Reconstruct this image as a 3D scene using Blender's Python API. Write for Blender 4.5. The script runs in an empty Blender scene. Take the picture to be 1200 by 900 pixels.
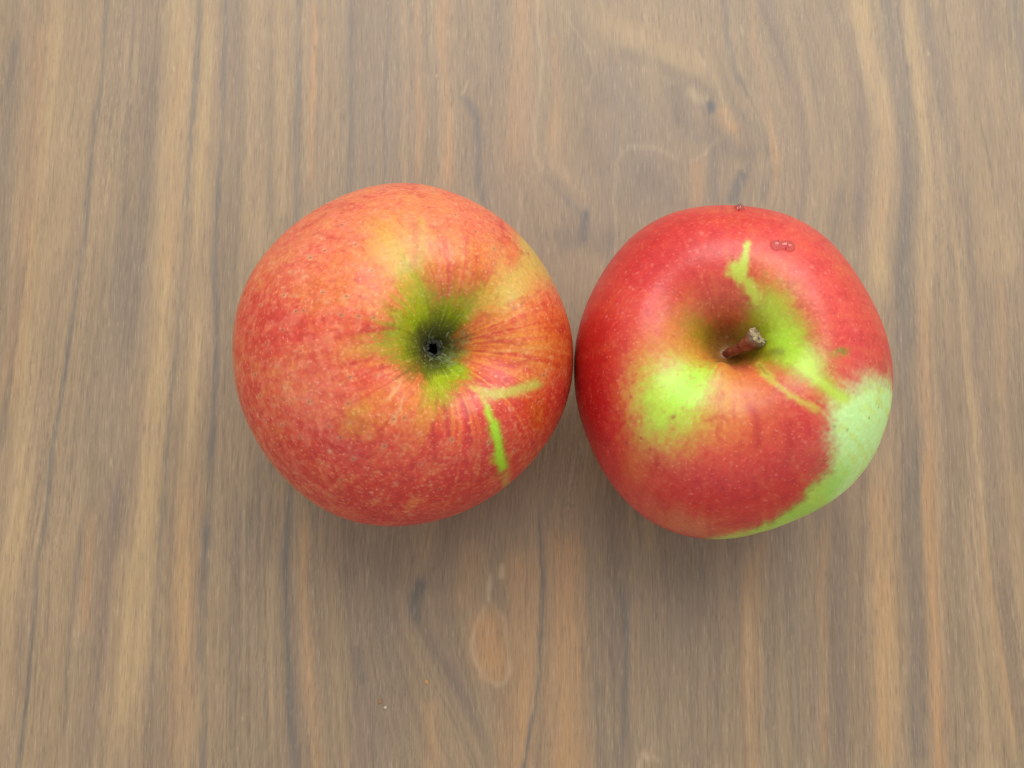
import bpy, bmesh, math, random
import numpy as np

# ------------------------------------------------------------------ camera, light, exposure
scene = bpy.context.scene
CAM_TILT = math.radians(8.0)
CAM_DIST = 0.291
cam_data = bpy.data.cameras.new("camera")
cam_data.sensor_width = 36.0
cam_data.lens = 36.0 * 1290.0 / 1200.0
cam_data.clip_start = 0.01
cam_data.clip_end = 50.0
cam_data.dof.use_dof = True
cam_data.dof.focus_distance = 0.240
cam_data.dof.aperture_fstop = 45.0
camera = bpy.data.objects.new("camera", cam_data)
camera.location = (0.0, -CAM_DIST * math.sin(CAM_TILT), CAM_DIST * math.cos(CAM_TILT))
camera.rotation_euler = (CAM_TILT, 0.0, 0.0)
scene.collection.objects.link(camera)
scene.camera = camera

world = bpy.data.worlds.new("World")
scene.world = world
world.use_nodes = True
bg = world.node_tree.nodes["Background"]
bg.inputs["Color"].default_value = (0.99, 1.0, 0.98, 1.0)
bg.inputs["Strength"].default_value = 0.70


def area_light(name, loc, target, sx, sy, power, colour):
    d = bpy.data.lights.new(name, 'AREA')
    d.shape = 'RECTANGLE'
    d.size, d.size_y, d.energy, d.color = sx, sy, power, colour
    o = bpy.data.objects.new(name, d)
    o.location = loc
    v = np.array(target, float) - np.array(loc, float)
    from mathutils import Vector
    o.rotation_euler = Vector(v).to_track_quat('-Z', 'Y').to_euler()
    scene.collection.objects.link(o)
    return o


area_light("window_light", (0.15, 0.82, 1.12), (0.0, 0.0, 0.03), 1.5, 1.1, 20.0, (1.0, 0.99, 0.95))

scene.view_settings.view_transform = 'Standard'
scene.view_settings.look = 'None'
scene.view_settings.exposure = 0.0
scene.view_settings.gamma = 1.0
scene.view_settings.use_curve_mapping = False
scene.render.engine = 'CYCLES'

# ------------------------------------------------------------------ measured features
# apple patches / streaks / lenticels are given on the skin itself: arc length from the
# upper pole (in apple radii) unrolled into a plane; table marks are in millimetres.
L_POS=(-0.02437,0.00141);L_TILT=(0.40564,-0.07879)
L_GIRTH=[0.9871,0.9768,0.9637,0.957,0.9597,0.9673,0.9742,0.9796,0.9856,0.9915,0.9927,0.9864,0.9763,0.9701,0.9715,0.9765,0.9781,0.9737,0.9668,0.9623,0.9616,0.9636,0.9683,0.9767,0.9876,0.9953,0.9946,0.986,0.9757,0.9696,0.968,0.9678,0.9684,0.9722,0.9803,0.9876]
L_PATCHES=[(-1.473,-0.142,(206,74,56),0.205),(-1.247,0.186,(206,74,56),0.154),(-1.152,0.525,(218,114,86),0.144),(-0.869,0.839,(218,114,86),0.133),(-0.662,1.08,(218,114,86),0.133),(-1.394,0.36,(206,74,56),0.133),(-0.514,0.748,(208,164,62),0.087),(-0.512,0.906,(208,164,62),0.077),(-0.618,0.916,(216,146,92),0.082),(-0.382,1.079,(218,114,86),0.113),(-0.219,1.076,(216,146,92),0.082),(-0.354,0.855,(216,146,92),0.077),(-0.337,0.691,(208,164,62),0.067),(-0.39,0.567,(170,180,50),0.056),(-0.223,0.754,(212,140,66),0.072),(-0.053,1.01,(218,114,86),0.123),(-0.007,0.827,(216,146,92),0.103),(0.206,1.014,(218,114,86),0.123),(-0.137,0.645,(206,74,56),0.077),(-0.201,0.567,(206,74,56),0.062),(0.135,0.692,(212,112,58),0.077),(0.202,0.603,(206,74,56),0.067),(0.072,0.545,(212,140,66),0.056),(0.425,0.736,(216,146,92),0.082),(0.502,0.62,(204,180,92),0.082),(0.669,0.552,(204,180,92),0.087),(0.874,0.721,(204,180,92),0.082),(0.554,0.465,(204,180,92),0.067),(0.499,0.799,(206,74,56),0.046),(0.819,0.454,(218,114,86),0.103),(0.358,0.512,(208,164,62),0.062),(0.886,0.246,(212,112,58),0.103),(0.668,0.243,(212,112,58),0.082),(0.536,0.273,(212,112,58),0.072),(0.428,0.204,(212,112,58),0.067),(0.592,0.137,(206,74,56),0.067),(0.801,0.063,(212,112,58),0.082),(0.693,-0.036,(212,112,58),0.072),(0.981,-0.06,(212,112,58),0.082),(0.531,-0.032,(212,112,58),0.072),(0.413,-0.167,(212,112,58),0.062),(0.538,-0.268,(206,74,56),0.051),(0.694,-0.18,(212,112,58),0.062),(1.021,-0.255,(206,74,56),0.082),(0.961,-0.469,(206,74,56),0.082),(0.81,-0.546,(196,92,30),0.056),(0.581,-0.581,(206,74,56),0.072),(0.72,-0.759,(206,74,56),0.092),(0.426,-0.668,(206,74,56),0.046),(0.132,-0.711,(206,74,56),0.103),(0.031,-0.901,(192,56,52),0.123),(0.25,-0.903,(192,56,52),0.092),(0.124,-0.583,(206,74,56),0.072),(0.059,-0.674,(206,74,56),0.062),(0.372,-1.144,(192,56,52),0.113),(-0.133,-1.009,(206,74,56),0.123),(-0.033,-1.277,(192,56,52),0.133),(-0.282,-1.329,(192,56,52),0.133),(-0.556,-1.278,(192,56,52),0.144),(-0.406,-0.78,(206,74,56),0.113),(-0.532,-0.921,(206,74,56),0.123),(-0.762,-0.908,(192,56,52),0.113),(-0.958,-0.863,(206,74,56),0.123),(-1.159,-1.179,(192,56,52),0.123),(-1.233,-0.698,(206,74,56),0.123),(-1.06,-0.461,(218,114,86),0.123),(-0.962,-0.276,(218,114,86),0.113),(-1.153,-0.277,(206,74,56),0.133),(-0.871,-0.154,(206,74,56),0.082),(-0.902,-0.024,(218,114,86),0.082),(-1.023,0.009,(206,74,56),0.103),(-0.885,0.101,(206,74,56),0.092),(-0.802,0.056,(206,74,56),0.067),(-0.756,0.195,(206,74,56),0.062),(-0.899,0.318,(212,112,58),0.103),(-0.727,0.428,(212,112,58),0.082),(-0.786,0.52,(212,112,58),0.092),(-0.622,0.452,(212,112,58),0.062),(-1.014,0.359,(212,112,58),0.092),(-0.604,0.342,(212,112,58),0.046),(-0.512,0.494,(208,164,62),0.046),(-0.783,-0.069,(170,180,50),0.051),(-0.721,-0.05,(170,180,50),0.046),(-0.834,-0.088,(208,164,62),0.046),(-0.653,-0.028,(150,180,26),0.046),(-0.629,-0.248,(206,74,56),0.056),(-0.702,-0.235,(206,74,56),0.062),(-0.758,-0.283,(206,74,56),0.072),(-0.651,-0.399,(212,112,58),0.072),(-0.492,-0.384,(212,112,58),0.056),(-0.503,-0.494,(212,112,58),0.067),(-0.503,-0.589,(212,112,58),0.072),(-0.7,-0.577,(208,164,62),0.056),(-0.664,-0.652,(208,164,62),0.041),(-0.638,-0.526,(212,112,58),0.062),(-0.404,-0.536,(212,112,58),0.046),(-0.251,-0.527,(170,180,50),0.046),(-0.278,-0.61,(208,164,62),0.041),(-0.233,-0.696,(212,140,66),0.041),(-0.08,-0.508,(150,180,26),0.041),(0.058,-0.441,(150,180,26),0.046),(0.19,-0.311,(150,180,26),0.041),(-0.057,-0.587,(170,180,50),0.041),(-0.504,0.219,(150,180,26),0.051),(-0.614,0.205,(170,180,50),0.046),(-0.602,0.079,(150,180,26),0.046),(-0.513,0.366,(170,180,50),0.046),(-0.299,0.412,(150,180,26),0.056),(-0.132,0.419,(150,180,26),0.051),(0.012,0.462,(150,180,26),0.056),(0.145,0.488,(150,180,26),0.046),(0.232,0.498,(170,180,50),0.046),(0.193,0.362,(150,180,26),0.046),(0.335,0.109,(212,112,58),0.036),(0.266,0.231,(200,110,30),0.026),(-0.557,-0.176,(150,180,26),0.041),(-0.466,-0.302,(92,104,24),0.036),(0.288,-0.088,(170,180,50),0.036),(-0.331,0.481,(170,180,50),0.046),(-0.217,0.511,(170,180,50),0.046),(-0.498,0.07,(92,104,24),0.046),(-0.447,-0.095,(92,104,24),0.041),(-0.31,0.113,(92,104,24),0.041),(-0.039,-0.222,(92,104,24),0.041),(0.128,0.1,(92,104,24),0.036),(-0.29,-0.345,(92,104,24),0.036)]  # dark olive points round the calyx hold some of the basin's shade
L_STREAKS=[((160,212,48),0.087,0.95,[(0.331,-0.636),(0.382,-0.733),(0.449,-0.862),(0.584,-1.011)]),((176,206,60),0.046,0.9,[(0.325,-0.54),(0.326,-0.6),(0.347,-0.667)]),((190,190,90),0.062,0.85,[(0.282,-0.478),(0.401,-0.478),(0.541,-0.415),(0.678,-0.338),(0.819,-0.266)]),((196,186,80),0.051,0.7,[(0.222,-0.445),(0.285,-0.483),(0.323,-0.548)]),((186,196,80),0.062,0.55,[(0.584,-1.011),(0.721,-1.131),(0.853,-1.196)]),((160,80,56),0.041,0.22,[(-0.284,0.959),(-0.329,0.739),(-0.4,0.581)]),((190,170,80),0.041,0.4,[(-0.212,0.995),(-0.281,0.772),(-0.353,0.577)]),((165,48,48),0.031,0.5,[(-0.088,-0.589),(-0.055,-0.697),(-0.0,-0.804)]),((165,48,48),0.026,0.5,[(0.124,-0.583),(0.132,-0.711),(0.185,-0.8)]),((170,52,50),0.026,0.4,[(-0.203,-0.663),(-0.149,-0.802),(-0.081,-0.922)]),((175,55,48),0.026,0.45,[(-0.802,0.056),(-0.7,0.086),(-0.599,0.1)]),((175,55,48),0.031,0.4,[(0.41,0.141),(0.571,0.045),(0.693,0.024)]),((175,55,48),0.026,0.4,[(0.488,-0.197),(0.594,-0.193),(0.721,-0.101)]),((220,150,90),0.021,0.5,[(0.445,0.247),(0.562,0.286),(0.803,0.357)]),((216,160,90),0.021,0.5,[(0.459,-0.056),(0.606,-0.042),(0.879,0.015)]),((225,190,150),0.026,0.4,[(-0.58,-0.504),(-0.542,-0.424),(-0.51,-0.35)]),((225,190,150),0.021,0.4,[(-0.501,-0.665),(-0.479,-0.571),(-0.47,-0.478)])]  # the last two pale streaks paint in specular flecks beside the calyx
L_LENTICELS=[(-0.986,0.349),(-0.891,0.173),(-1.107,0.215),(-1.16,0.215),(-1.099,0.489),(-1.164,-0.092),(-0.571,0.645),(-0.948,0.702),(-1.382,-0.012),(-1.195,0.557),(-1.445,0.32),(-1.702,-0.179),(-1.45,-0.457),(-1.419,-0.692),(-1.244,-0.69),(-0.892,-0.66),(-0.859,-0.859),(-1.117,-1.156),(-0.962,-1.087),(-0.69,-0.899),(-0.928,-0.944),(-0.804,-0.492),(-1.052,-0.48),(-0.82,-0.299),(-0.663,-0.302),(-0.791,-1.292),(-0.425,-1.235),(-0.339,-1.075),(-0.432,-0.629),(-0.5,-0.629),(-0.213,-0.924),(0.241,-1.237),(0.379,-1.013),(0.007,-0.786),(0.625,0.339),(0.698,-0.049),(0.871,-0.061),(-0.721,0.166),(-0.797,0.169),(-0.85,0.318),(-0.872,0.292),(-0.969,0.269),(-1.012,0.29),(-1.252,0.077),(-1.552,0.095),(-1.501,-0.278),(-1.296,-0.205),(-1.236,-0.366),(-1.329,-0.523),(-1.092,-0.779),(-1.309,-0.883),(-0.734,-1.088),(-0.544,-1.494),(-0.121,-1.388),(0.01,-1.116),(-0.075,-1.079),(-0.373,-0.859),(-0.509,-0.8),(-0.621,-0.74),(-0.81,-0.742),(-0.767,-0.633),(-1.153,0.342),(-1.245,0.357),(-1.049,0.656),(-0.995,0.865),(-0.804,0.941),(-0.74,0.74),(-0.674,0.536),(-0.139,0.932),(0.054,1.028),(0.201,0.909),(0.346,0.795),(0.051,0.732),(0.935,0.216),(0.815,-0.218),(0.509,-0.545),(0.765,-0.653),(0.598,-0.823),(0.325,-0.785)]
R_POS=(0.05020,-0.00219);R_TILT=(-0.17965,0.06154)
R_GIRTH=[0.9058,0.8955,0.8883,0.8921,0.9098,0.9335,0.9509,0.9566,0.957,0.9615,0.9712,0.9771,0.9697,0.9496,0.9263,0.9087,0.8982,0.8915,0.8864,0.8855,0.8924,0.9076,0.9288,0.9515,0.9703,0.9789,0.9733,0.9563,0.9381,0.9294,0.9323,0.9392,0.9409,0.9346,0.9247,0.9152]
R_PATCHES=[(-1.095,-0.154,(184,26,30),0.123),(-0.958,0.075,(184,26,30),0.133),(-1.226,-0.546,(184,26,30),0.113),(-0.827,0.301,(206,52,50),0.144),(-0.658,0.593,(206,52,50),0.154),(-0.454,0.741,(206,52,50),0.144),(-0.224,0.835,(206,52,50),0.133),(-0.007,0.859,(206,52,50),0.123),(0.162,0.92,(206,52,50),0.103),(0.379,0.794,(216,76,68),0.113),(0.608,0.652,(216,76,68),0.123),(0.79,0.411,(216,76,68),0.133),(0.968,0.128,(216,76,68),0.133),(1.095,-0.029,(216,76,68),0.092),(-0.533,0.424,(206,52,50),0.133),(-0.294,0.53,(206,52,50),0.123),(-0.126,0.621,(216,76,68),0.092),(-0.072,0.51,(216,76,68),0.077),(-0.389,0.338,(206,52,50),0.103),(-0.551,0.179,(216,76,68),0.103),(-0.724,0.013,(206,52,50),0.092),(-0.797,-0.148,(206,52,50),0.072),(-0.158,0.382,(206,90,60),0.077),(-0.024,0.386,(182,90,52),0.051),(-0.066,0.288,(182,80,52),0.046),(0.059,0.306,(186,72,52),0.041),(0.111,0.376,(175,60,48),0.041),(0.034,0.428,(190,66,52),0.046),(-0.028,0.169,(144,82,42),0.036),(-0.306,0.253,(208,140,58),0.072),(-0.376,0.111,(208,140,58),0.067),(-0.284,0.174,(150,140,34),0.056),(-0.221,0.122,(150,140,34),0.046),(-0.142,0.096,(120,110,30),0.041),(-0.457,0.068,(216,112,58),0.067),(-0.526,-0.009,(216,112,58),0.072),(-0.435,-0.065,(208,140,58),0.062),(-0.611,-0.086,(216,112,58),0.062),(-0.182,-0.011,(208,140,58),0.041),(-0.295,-0.008,(208,140,58),0.051),(-0.065,-0.056,(208,140,58),0.051),(-0.556,-0.242,(208,140,58),0.062),(-0.464,-0.197,(208,140,58),0.072),(-0.375,-0.278,(208,140,58),0.082),(-0.388,-0.402,(208,140,58),0.113),(-0.456,-0.507,(208,140,58),0.067),(-0.398,-0.579,(208,140,58),0.056),(-0.124,-0.433,(208,140,58),0.056),(-0.138,-0.535,(208,140,58),0.056),(-0.266,-0.533,(208,140,58),0.062),(-0.317,-0.609,(216,112,58),0.062),(-0.084,-0.503,(208,140,58),0.056),(-0.665,-0.384,(216,112,58),0.046),(-0.703,-0.493,(206,52,50),0.062),(-0.731,-0.325,(206,52,50),0.051),(-0.797,-0.601,(206,52,50),0.082),(-0.608,-0.652,(206,120,76),0.062),(-0.574,-0.595,(208,140,58),0.046),(-0.9,-0.797,(206,52,50),0.092),(-0.676,-0.834,(216,112,58),0.072),(-0.499,-0.815,(216,76,68),0.092),(-0.616,-1.026,(216,76,68),0.092),(-0.329,-0.857,(206,52,50),0.103),(-0.517,-1.162,(206,98,66),0.072),(-0.324,-1.252,(206,110,76),0.067),(-0.19,-1.133,(206,52,50),0.062),(-0.412,-1.02,(206,52,50),0.072),(-0.081,-1.323,(206,90,60),0.056),(-0.044,-0.389,(216,112,58),0.067),(0.051,-0.448,(208,140,58),0.087),(0.079,-0.526,(214,124,60),0.097),(-0.047,-0.594,(216,112,58),0.097),(-0.107,-0.717,(216,76,68),0.082),(0.069,-0.276,(196,110,80),0.046),(0.174,-0.211,(190,80,60),0.046),(0.19,-0.373,(216,112,58),0.062),(0.248,-0.458,(200,88,52),0.067),(0.112,-0.634,(202,92,50),0.072),(0.28,-0.586,(196,66,50),0.072),(0.046,-0.879,(206,52,50),0.113),(0.164,-1.099,(206,52,50),0.092),(-0.121,-0.921,(206,52,50),0.103),(0.33,-0.908,(206,52,50),0.092),(0.21,-0.783,(206,52,50),0.092),(0.373,-0.732,(196,60,56),0.077),(0.48,-0.572,(206,52,50),0.072),(0.514,-0.734,(204,70,62),0.062),(0.457,-0.917,(206,52,50),0.062),(0.569,-0.859,(204,74,66),0.051),(0.385,-0.53,(198,68,52),0.062),(-0.01,-1.149,(206,52,50),0.082),(0.251,-1.291,(206,52,50),0.046),(0.393,-0.291,(204,84,60),0.041),(0.477,-0.366,(206,78,60),0.046),(0.557,-0.42,(206,84,66),0.041),(0.358,-0.256,(216,112,58),0.031),(0.584,0.372,(216,76,68),0.123),(0.434,0.49,(216,76,68),0.082),(0.597,0.132,(216,76,68),0.103),(0.707,0.049,(216,76,68),0.092),(0.715,-0.146,(208,64,60),0.082),(0.632,-0.044,(216,76,68),0.072),(0.843,-0.133,(216,76,68),0.072),(0.766,-0.249,(212,90,80),0.046),(0.447,0.325,(216,112,58),0.062),(0.528,0.146,(216,112,58),0.056),(0.569,-0.01,(216,112,58),0.046),(0.249,0.469,(216,112,58),0.056),(0.313,0.361,(170,180,50),0.051),(0.234,0.328,(170,180,50),0.041),(0.376,0.258,(170,180,50),0.056),(0.329,0.157,(150,180,26),0.056),(0.239,0.247,(150,140,34),0.041),(0.432,0.128,(170,180,50),0.051),(0.478,-0.004,(150,180,26),0.051),(0.408,0.014,(150,180,26),0.051),(0.45,-0.104,(164,206,36),0.056),(0.538,-0.129,(170,210,44),0.046),(0.54,-0.252,(176,196,60),0.041),(0.601,-0.274,(170,180,50),0.041),(0.64,-0.362,(190,190,80),0.036),(0.32,-0.11,(150,140,34),0.041),(0.227,-0.083,(150,140,34),0.041),(0.159,0.049,(150,140,34),0.041),(0.207,0.134,(150,140,34),0.041),(0.759,-0.412,(200,242,160),0.062),(0.96,-0.293,(200,242,160),0.062),(1.16,-0.388,(200,242,160),0.072),(0.901,-0.574,(200,242,160),0.082),(0.694,-0.523,(200,242,160),0.051),(0.819,-0.751,(200,242,160),0.077),(0.773,-0.955,(170,222,106),0.067),(1.1,-0.859,(200,242,160),0.072),(0.679,-1.107,(164,218,86),0.046),(1.055,-1.152,(200,242,160),0.062),(0.774,-1.369,(164,214,80),0.046),(0.481,-1.321,(160,208,70),0.041),(0.285,-1.465,(168,204,76),0.041),(0.543,-1.533,(170,214,90),0.051),(0.055,-1.572,(188,196,90),0.041),(-0.014,-1.653,(180,200,90),0.046),(0.637,-0.733,(206,150,100),0.031),(0.68,-0.656,(200,242,160),0.041),(1.252,-0.154,(196,150,100),0.026)]
R_STREAKS=[((200,190,76),0.431,0.8,[(-0.411,-0.37),(-0.381,-0.401)]),((176,212,72),0.287,0.9,[(-0.381,-0.355),(-0.362,-0.382)]),((168,220,72),0.174,0.75,[(-0.323,-0.359),(-0.314,-0.374)]),((170,210,66),0.174,0.6,[(-0.486,-0.47),(-0.465,-0.499)]),((160,214,50),0.205,0.6,[(0.429,-0.026),(0.509,-0.151)]),((172,216,60),0.154,0.5,[(0.35,0.249),(0.434,0.073)]),((192,206,78),0.067,0.95,[(0.058,0.512),(0.094,0.485)]),((192,206,78),0.036,0.95,[(0.156,0.675),(0.13,0.587),(0.114,0.514),(0.094,0.485)]),((192,204,78),0.056,0.9,[(0.122,0.55),(0.093,0.501)]),((190,198,74),0.056,0.85,[(0.077,0.488),(0.139,0.429),(0.193,0.371),(0.249,0.302)]),((190,198,74),0.046,0.8,[(0.156,0.44),(0.207,0.358)]),((200,186,70),0.041,0.8,[(0.243,-0.243),(0.314,-0.331),(0.395,-0.409),(0.487,-0.454),(0.567,-0.493)]),((190,196,70),0.051,0.6,[(0.242,-0.179),(0.3,-0.284)]),((178,208,70),0.062,0.8,[(0.484,-0.162),(0.545,-0.278),(0.64,-0.362),(0.772,-0.411)]),((110,104,26),0.021,0.7,[(0.694,-0.11),(0.73,-0.09),(0.772,-0.102)]),((150,150,40),0.041,0.4,[(0.666,-0.117),(0.778,-0.095)]),((112,106,28),0.062,0.45,[(0.156,-0.073),(0.321,-0.086),(0.422,-0.105)]),((110,100,34),0.013,0.35,[(0.243,-0.186),(0.29,-0.271)]),((170,30,34),0.051,0.4,[(0.132,-0.476),(0.165,-0.595),(0.155,-0.73)]),((176,34,36),0.041,0.4,[(0.363,-0.538),(0.369,-0.679),(0.351,-0.848)])]
R_LENTICELS=[(-0.665,-0.361),(-0.372,-0.512),(-0.591,-0.623),(-0.529,-0.69),(-0.72,-0.66),(-0.491,-0.756),(-1.141,-0.727),(-0.105,-0.543),(-1.101,-0.184),(-0.067,-0.958),(0.14,-0.94),(0.186,-0.838),(0.425,-0.574),(0.393,-0.653),(0.465,-0.677),(0.429,-0.842),(-0.487,0.551),(-0.369,0.757),(-0.149,0.731),(-0.187,0.611),(-0.474,0.42),(-0.732,0.406),(-0.652,0.415),(-0.756,0.306),(-0.853,0.237),(-0.378,0.365),(-0.224,0.689),(0.851,0.067),(0.982,0.103),(0.759,0.269),(0.642,0.313),(0.567,0.493),(0.095,0.724),(0.266,0.557),(-0.788,0.028),(-0.007,-0.794),(-0.273,-0.983),(0.249,-1.039),(-0.581,-0.877),(-0.448,-0.898),(-0.775,-0.429)]
R_SPOTS=[(0.766,-0.598),(0.976,-0.519),(1.095,-0.442),(0.66,-0.574)]
GUIDES=[[(-157.6,123.0),(-153.4,0.0),(-164.6,-110.1)],[(-112.3,123.0),(-112.0,107.8),(-113.1,80.4),(-114.8,58.5),(-116.1,32.4),(-117.6,13.8),(-119.5,-9.1),(-121.0,-33.6),(-122.8,-46.8),(-122.9,-64.0),(-124.3,-97.7),(-125.7,-110.1)],[(-86.5,123.0),(-86.6,107.8),(-87.6,75.5),(-88.1,34.7),(-89.1,11.5),(-90.0,-4.5),(-90.6,-33.6),(-90.8,-53.3),(-90.7,-97.7),(-90.8,-110.1)],[(-79.8,123.0),(-79.5,107.8),(-79.3,82.9),(-79.8,34.7),(-78.7,-6.8),(-78.9,-42.4),(-78.9,-70.4),(-77.8,-97.7),(-77.4,-110.1)],[(-59.2,123.0),(-58.8,107.8),(-58.1,46.6),(-58.2,0.0),(-58.2,-33.6),(-58.1,-51.1),(-57.2,-68.3),(-55.3,-97.7),(-54.3,-110.1)],[(-44.4,123.0),(-44.6,107.8),(-44.0,53.7),(-44.0,0.0),(-43.1,-44.6),(-39.1,-76.8),(-36.6,-97.7),(-35.0,-110.1)],[(-19.1,123.0),(-18.7,107.8),(-17.1,75.5),(-17.8,53.7),(-19.2,0.0),(-22.2,-33.6),(-26.4,-53.3),(-25.4,-63.0),(-17.4,-78.9),(-13.0,-87.3),(-8.6,-96.7),(-3.2,-110.1)],[(6.2,123.0),(7.1,107.8),(8.2,92.8),(7.5,80.4),(6.1,68.2),(7.4,59.7),(16.2,49.0),(19.3,38.3),(15.9,11.5),(11.2,-11.3),(7.3,-33.6),(7.7,-55.4),(7.2,-74.7),(5.4,-85.2),(3.2,-97.7),(1.3,-110.1)],[(33.0,123.0),(33.2,107.8),(34.0,82.9),(33.6,58.5),(31.0,34.7),(25.9,0.0),(20.0,-33.6),(20.3,-66.2),(20.9,-97.7),(21.4,-110.1)],[(58.8,123.0),(58.8,107.8),(60.1,92.8),(64.4,80.4),(69.3,70.6),(70.9,63.4),(69.3,51.3),(64.2,34.7),(59.8,0.0),(58.2,-33.6),(59.2,-44.6),(59.4,-68.3),(59.1,-97.7),(59.0,-110.1)],[(69.3,123.0),(70.0,107.8),(72.1,100.3),(76.4,87.8),(79.4,73.1),(79.3,58.5),(77.2,44.2),(73.7,11.5),(72.1,-33.6),(72.1,-66.2),(72.0,-97.7),(71.8,-110.1)],[(95.5,123.0),(96.5,107.8),(98.5,92.8),(100.7,80.4),(102.4,65.8),(100.5,51.3),(98.2,34.7),(97.5,11.5),(96.9,-11.3),(96.1,-33.6),(95.5,-66.2),(94.6,-97.7),(94.2,-110.1)],[(108.7,123.0),(109.1,107.8),(110.6,90.3),(112.2,75.5),(113.2,58.5),(111.3,37.1),(109.6,11.5),(109.3,-15.8),(109.0,-33.6),(108.7,-55.4),(108.2,-97.7),(107.9,-110.1)],[(117.0,123.0),(118.1,107.8),(119.6,82.9),(121.0,65.8),(119.7,34.7),(120.9,11.5),(121.4,-6.8),(122.3,-29.2),(123.1,-53.3),(125.3,-70.4),(127.0,-95.6),(127.8,-110.1)],[(130.2,123.0),(130.5,107.8),(131.8,70.6),(131.2,34.7),(130.4,0.0),(131.0,-33.6),(134.3,-66.2),(137.6,-97.7),(138.9,-110.1)],[(152.9,123.0),(153.0,107.8),(151.1,0.0),(160.3,-110.1)]]
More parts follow.
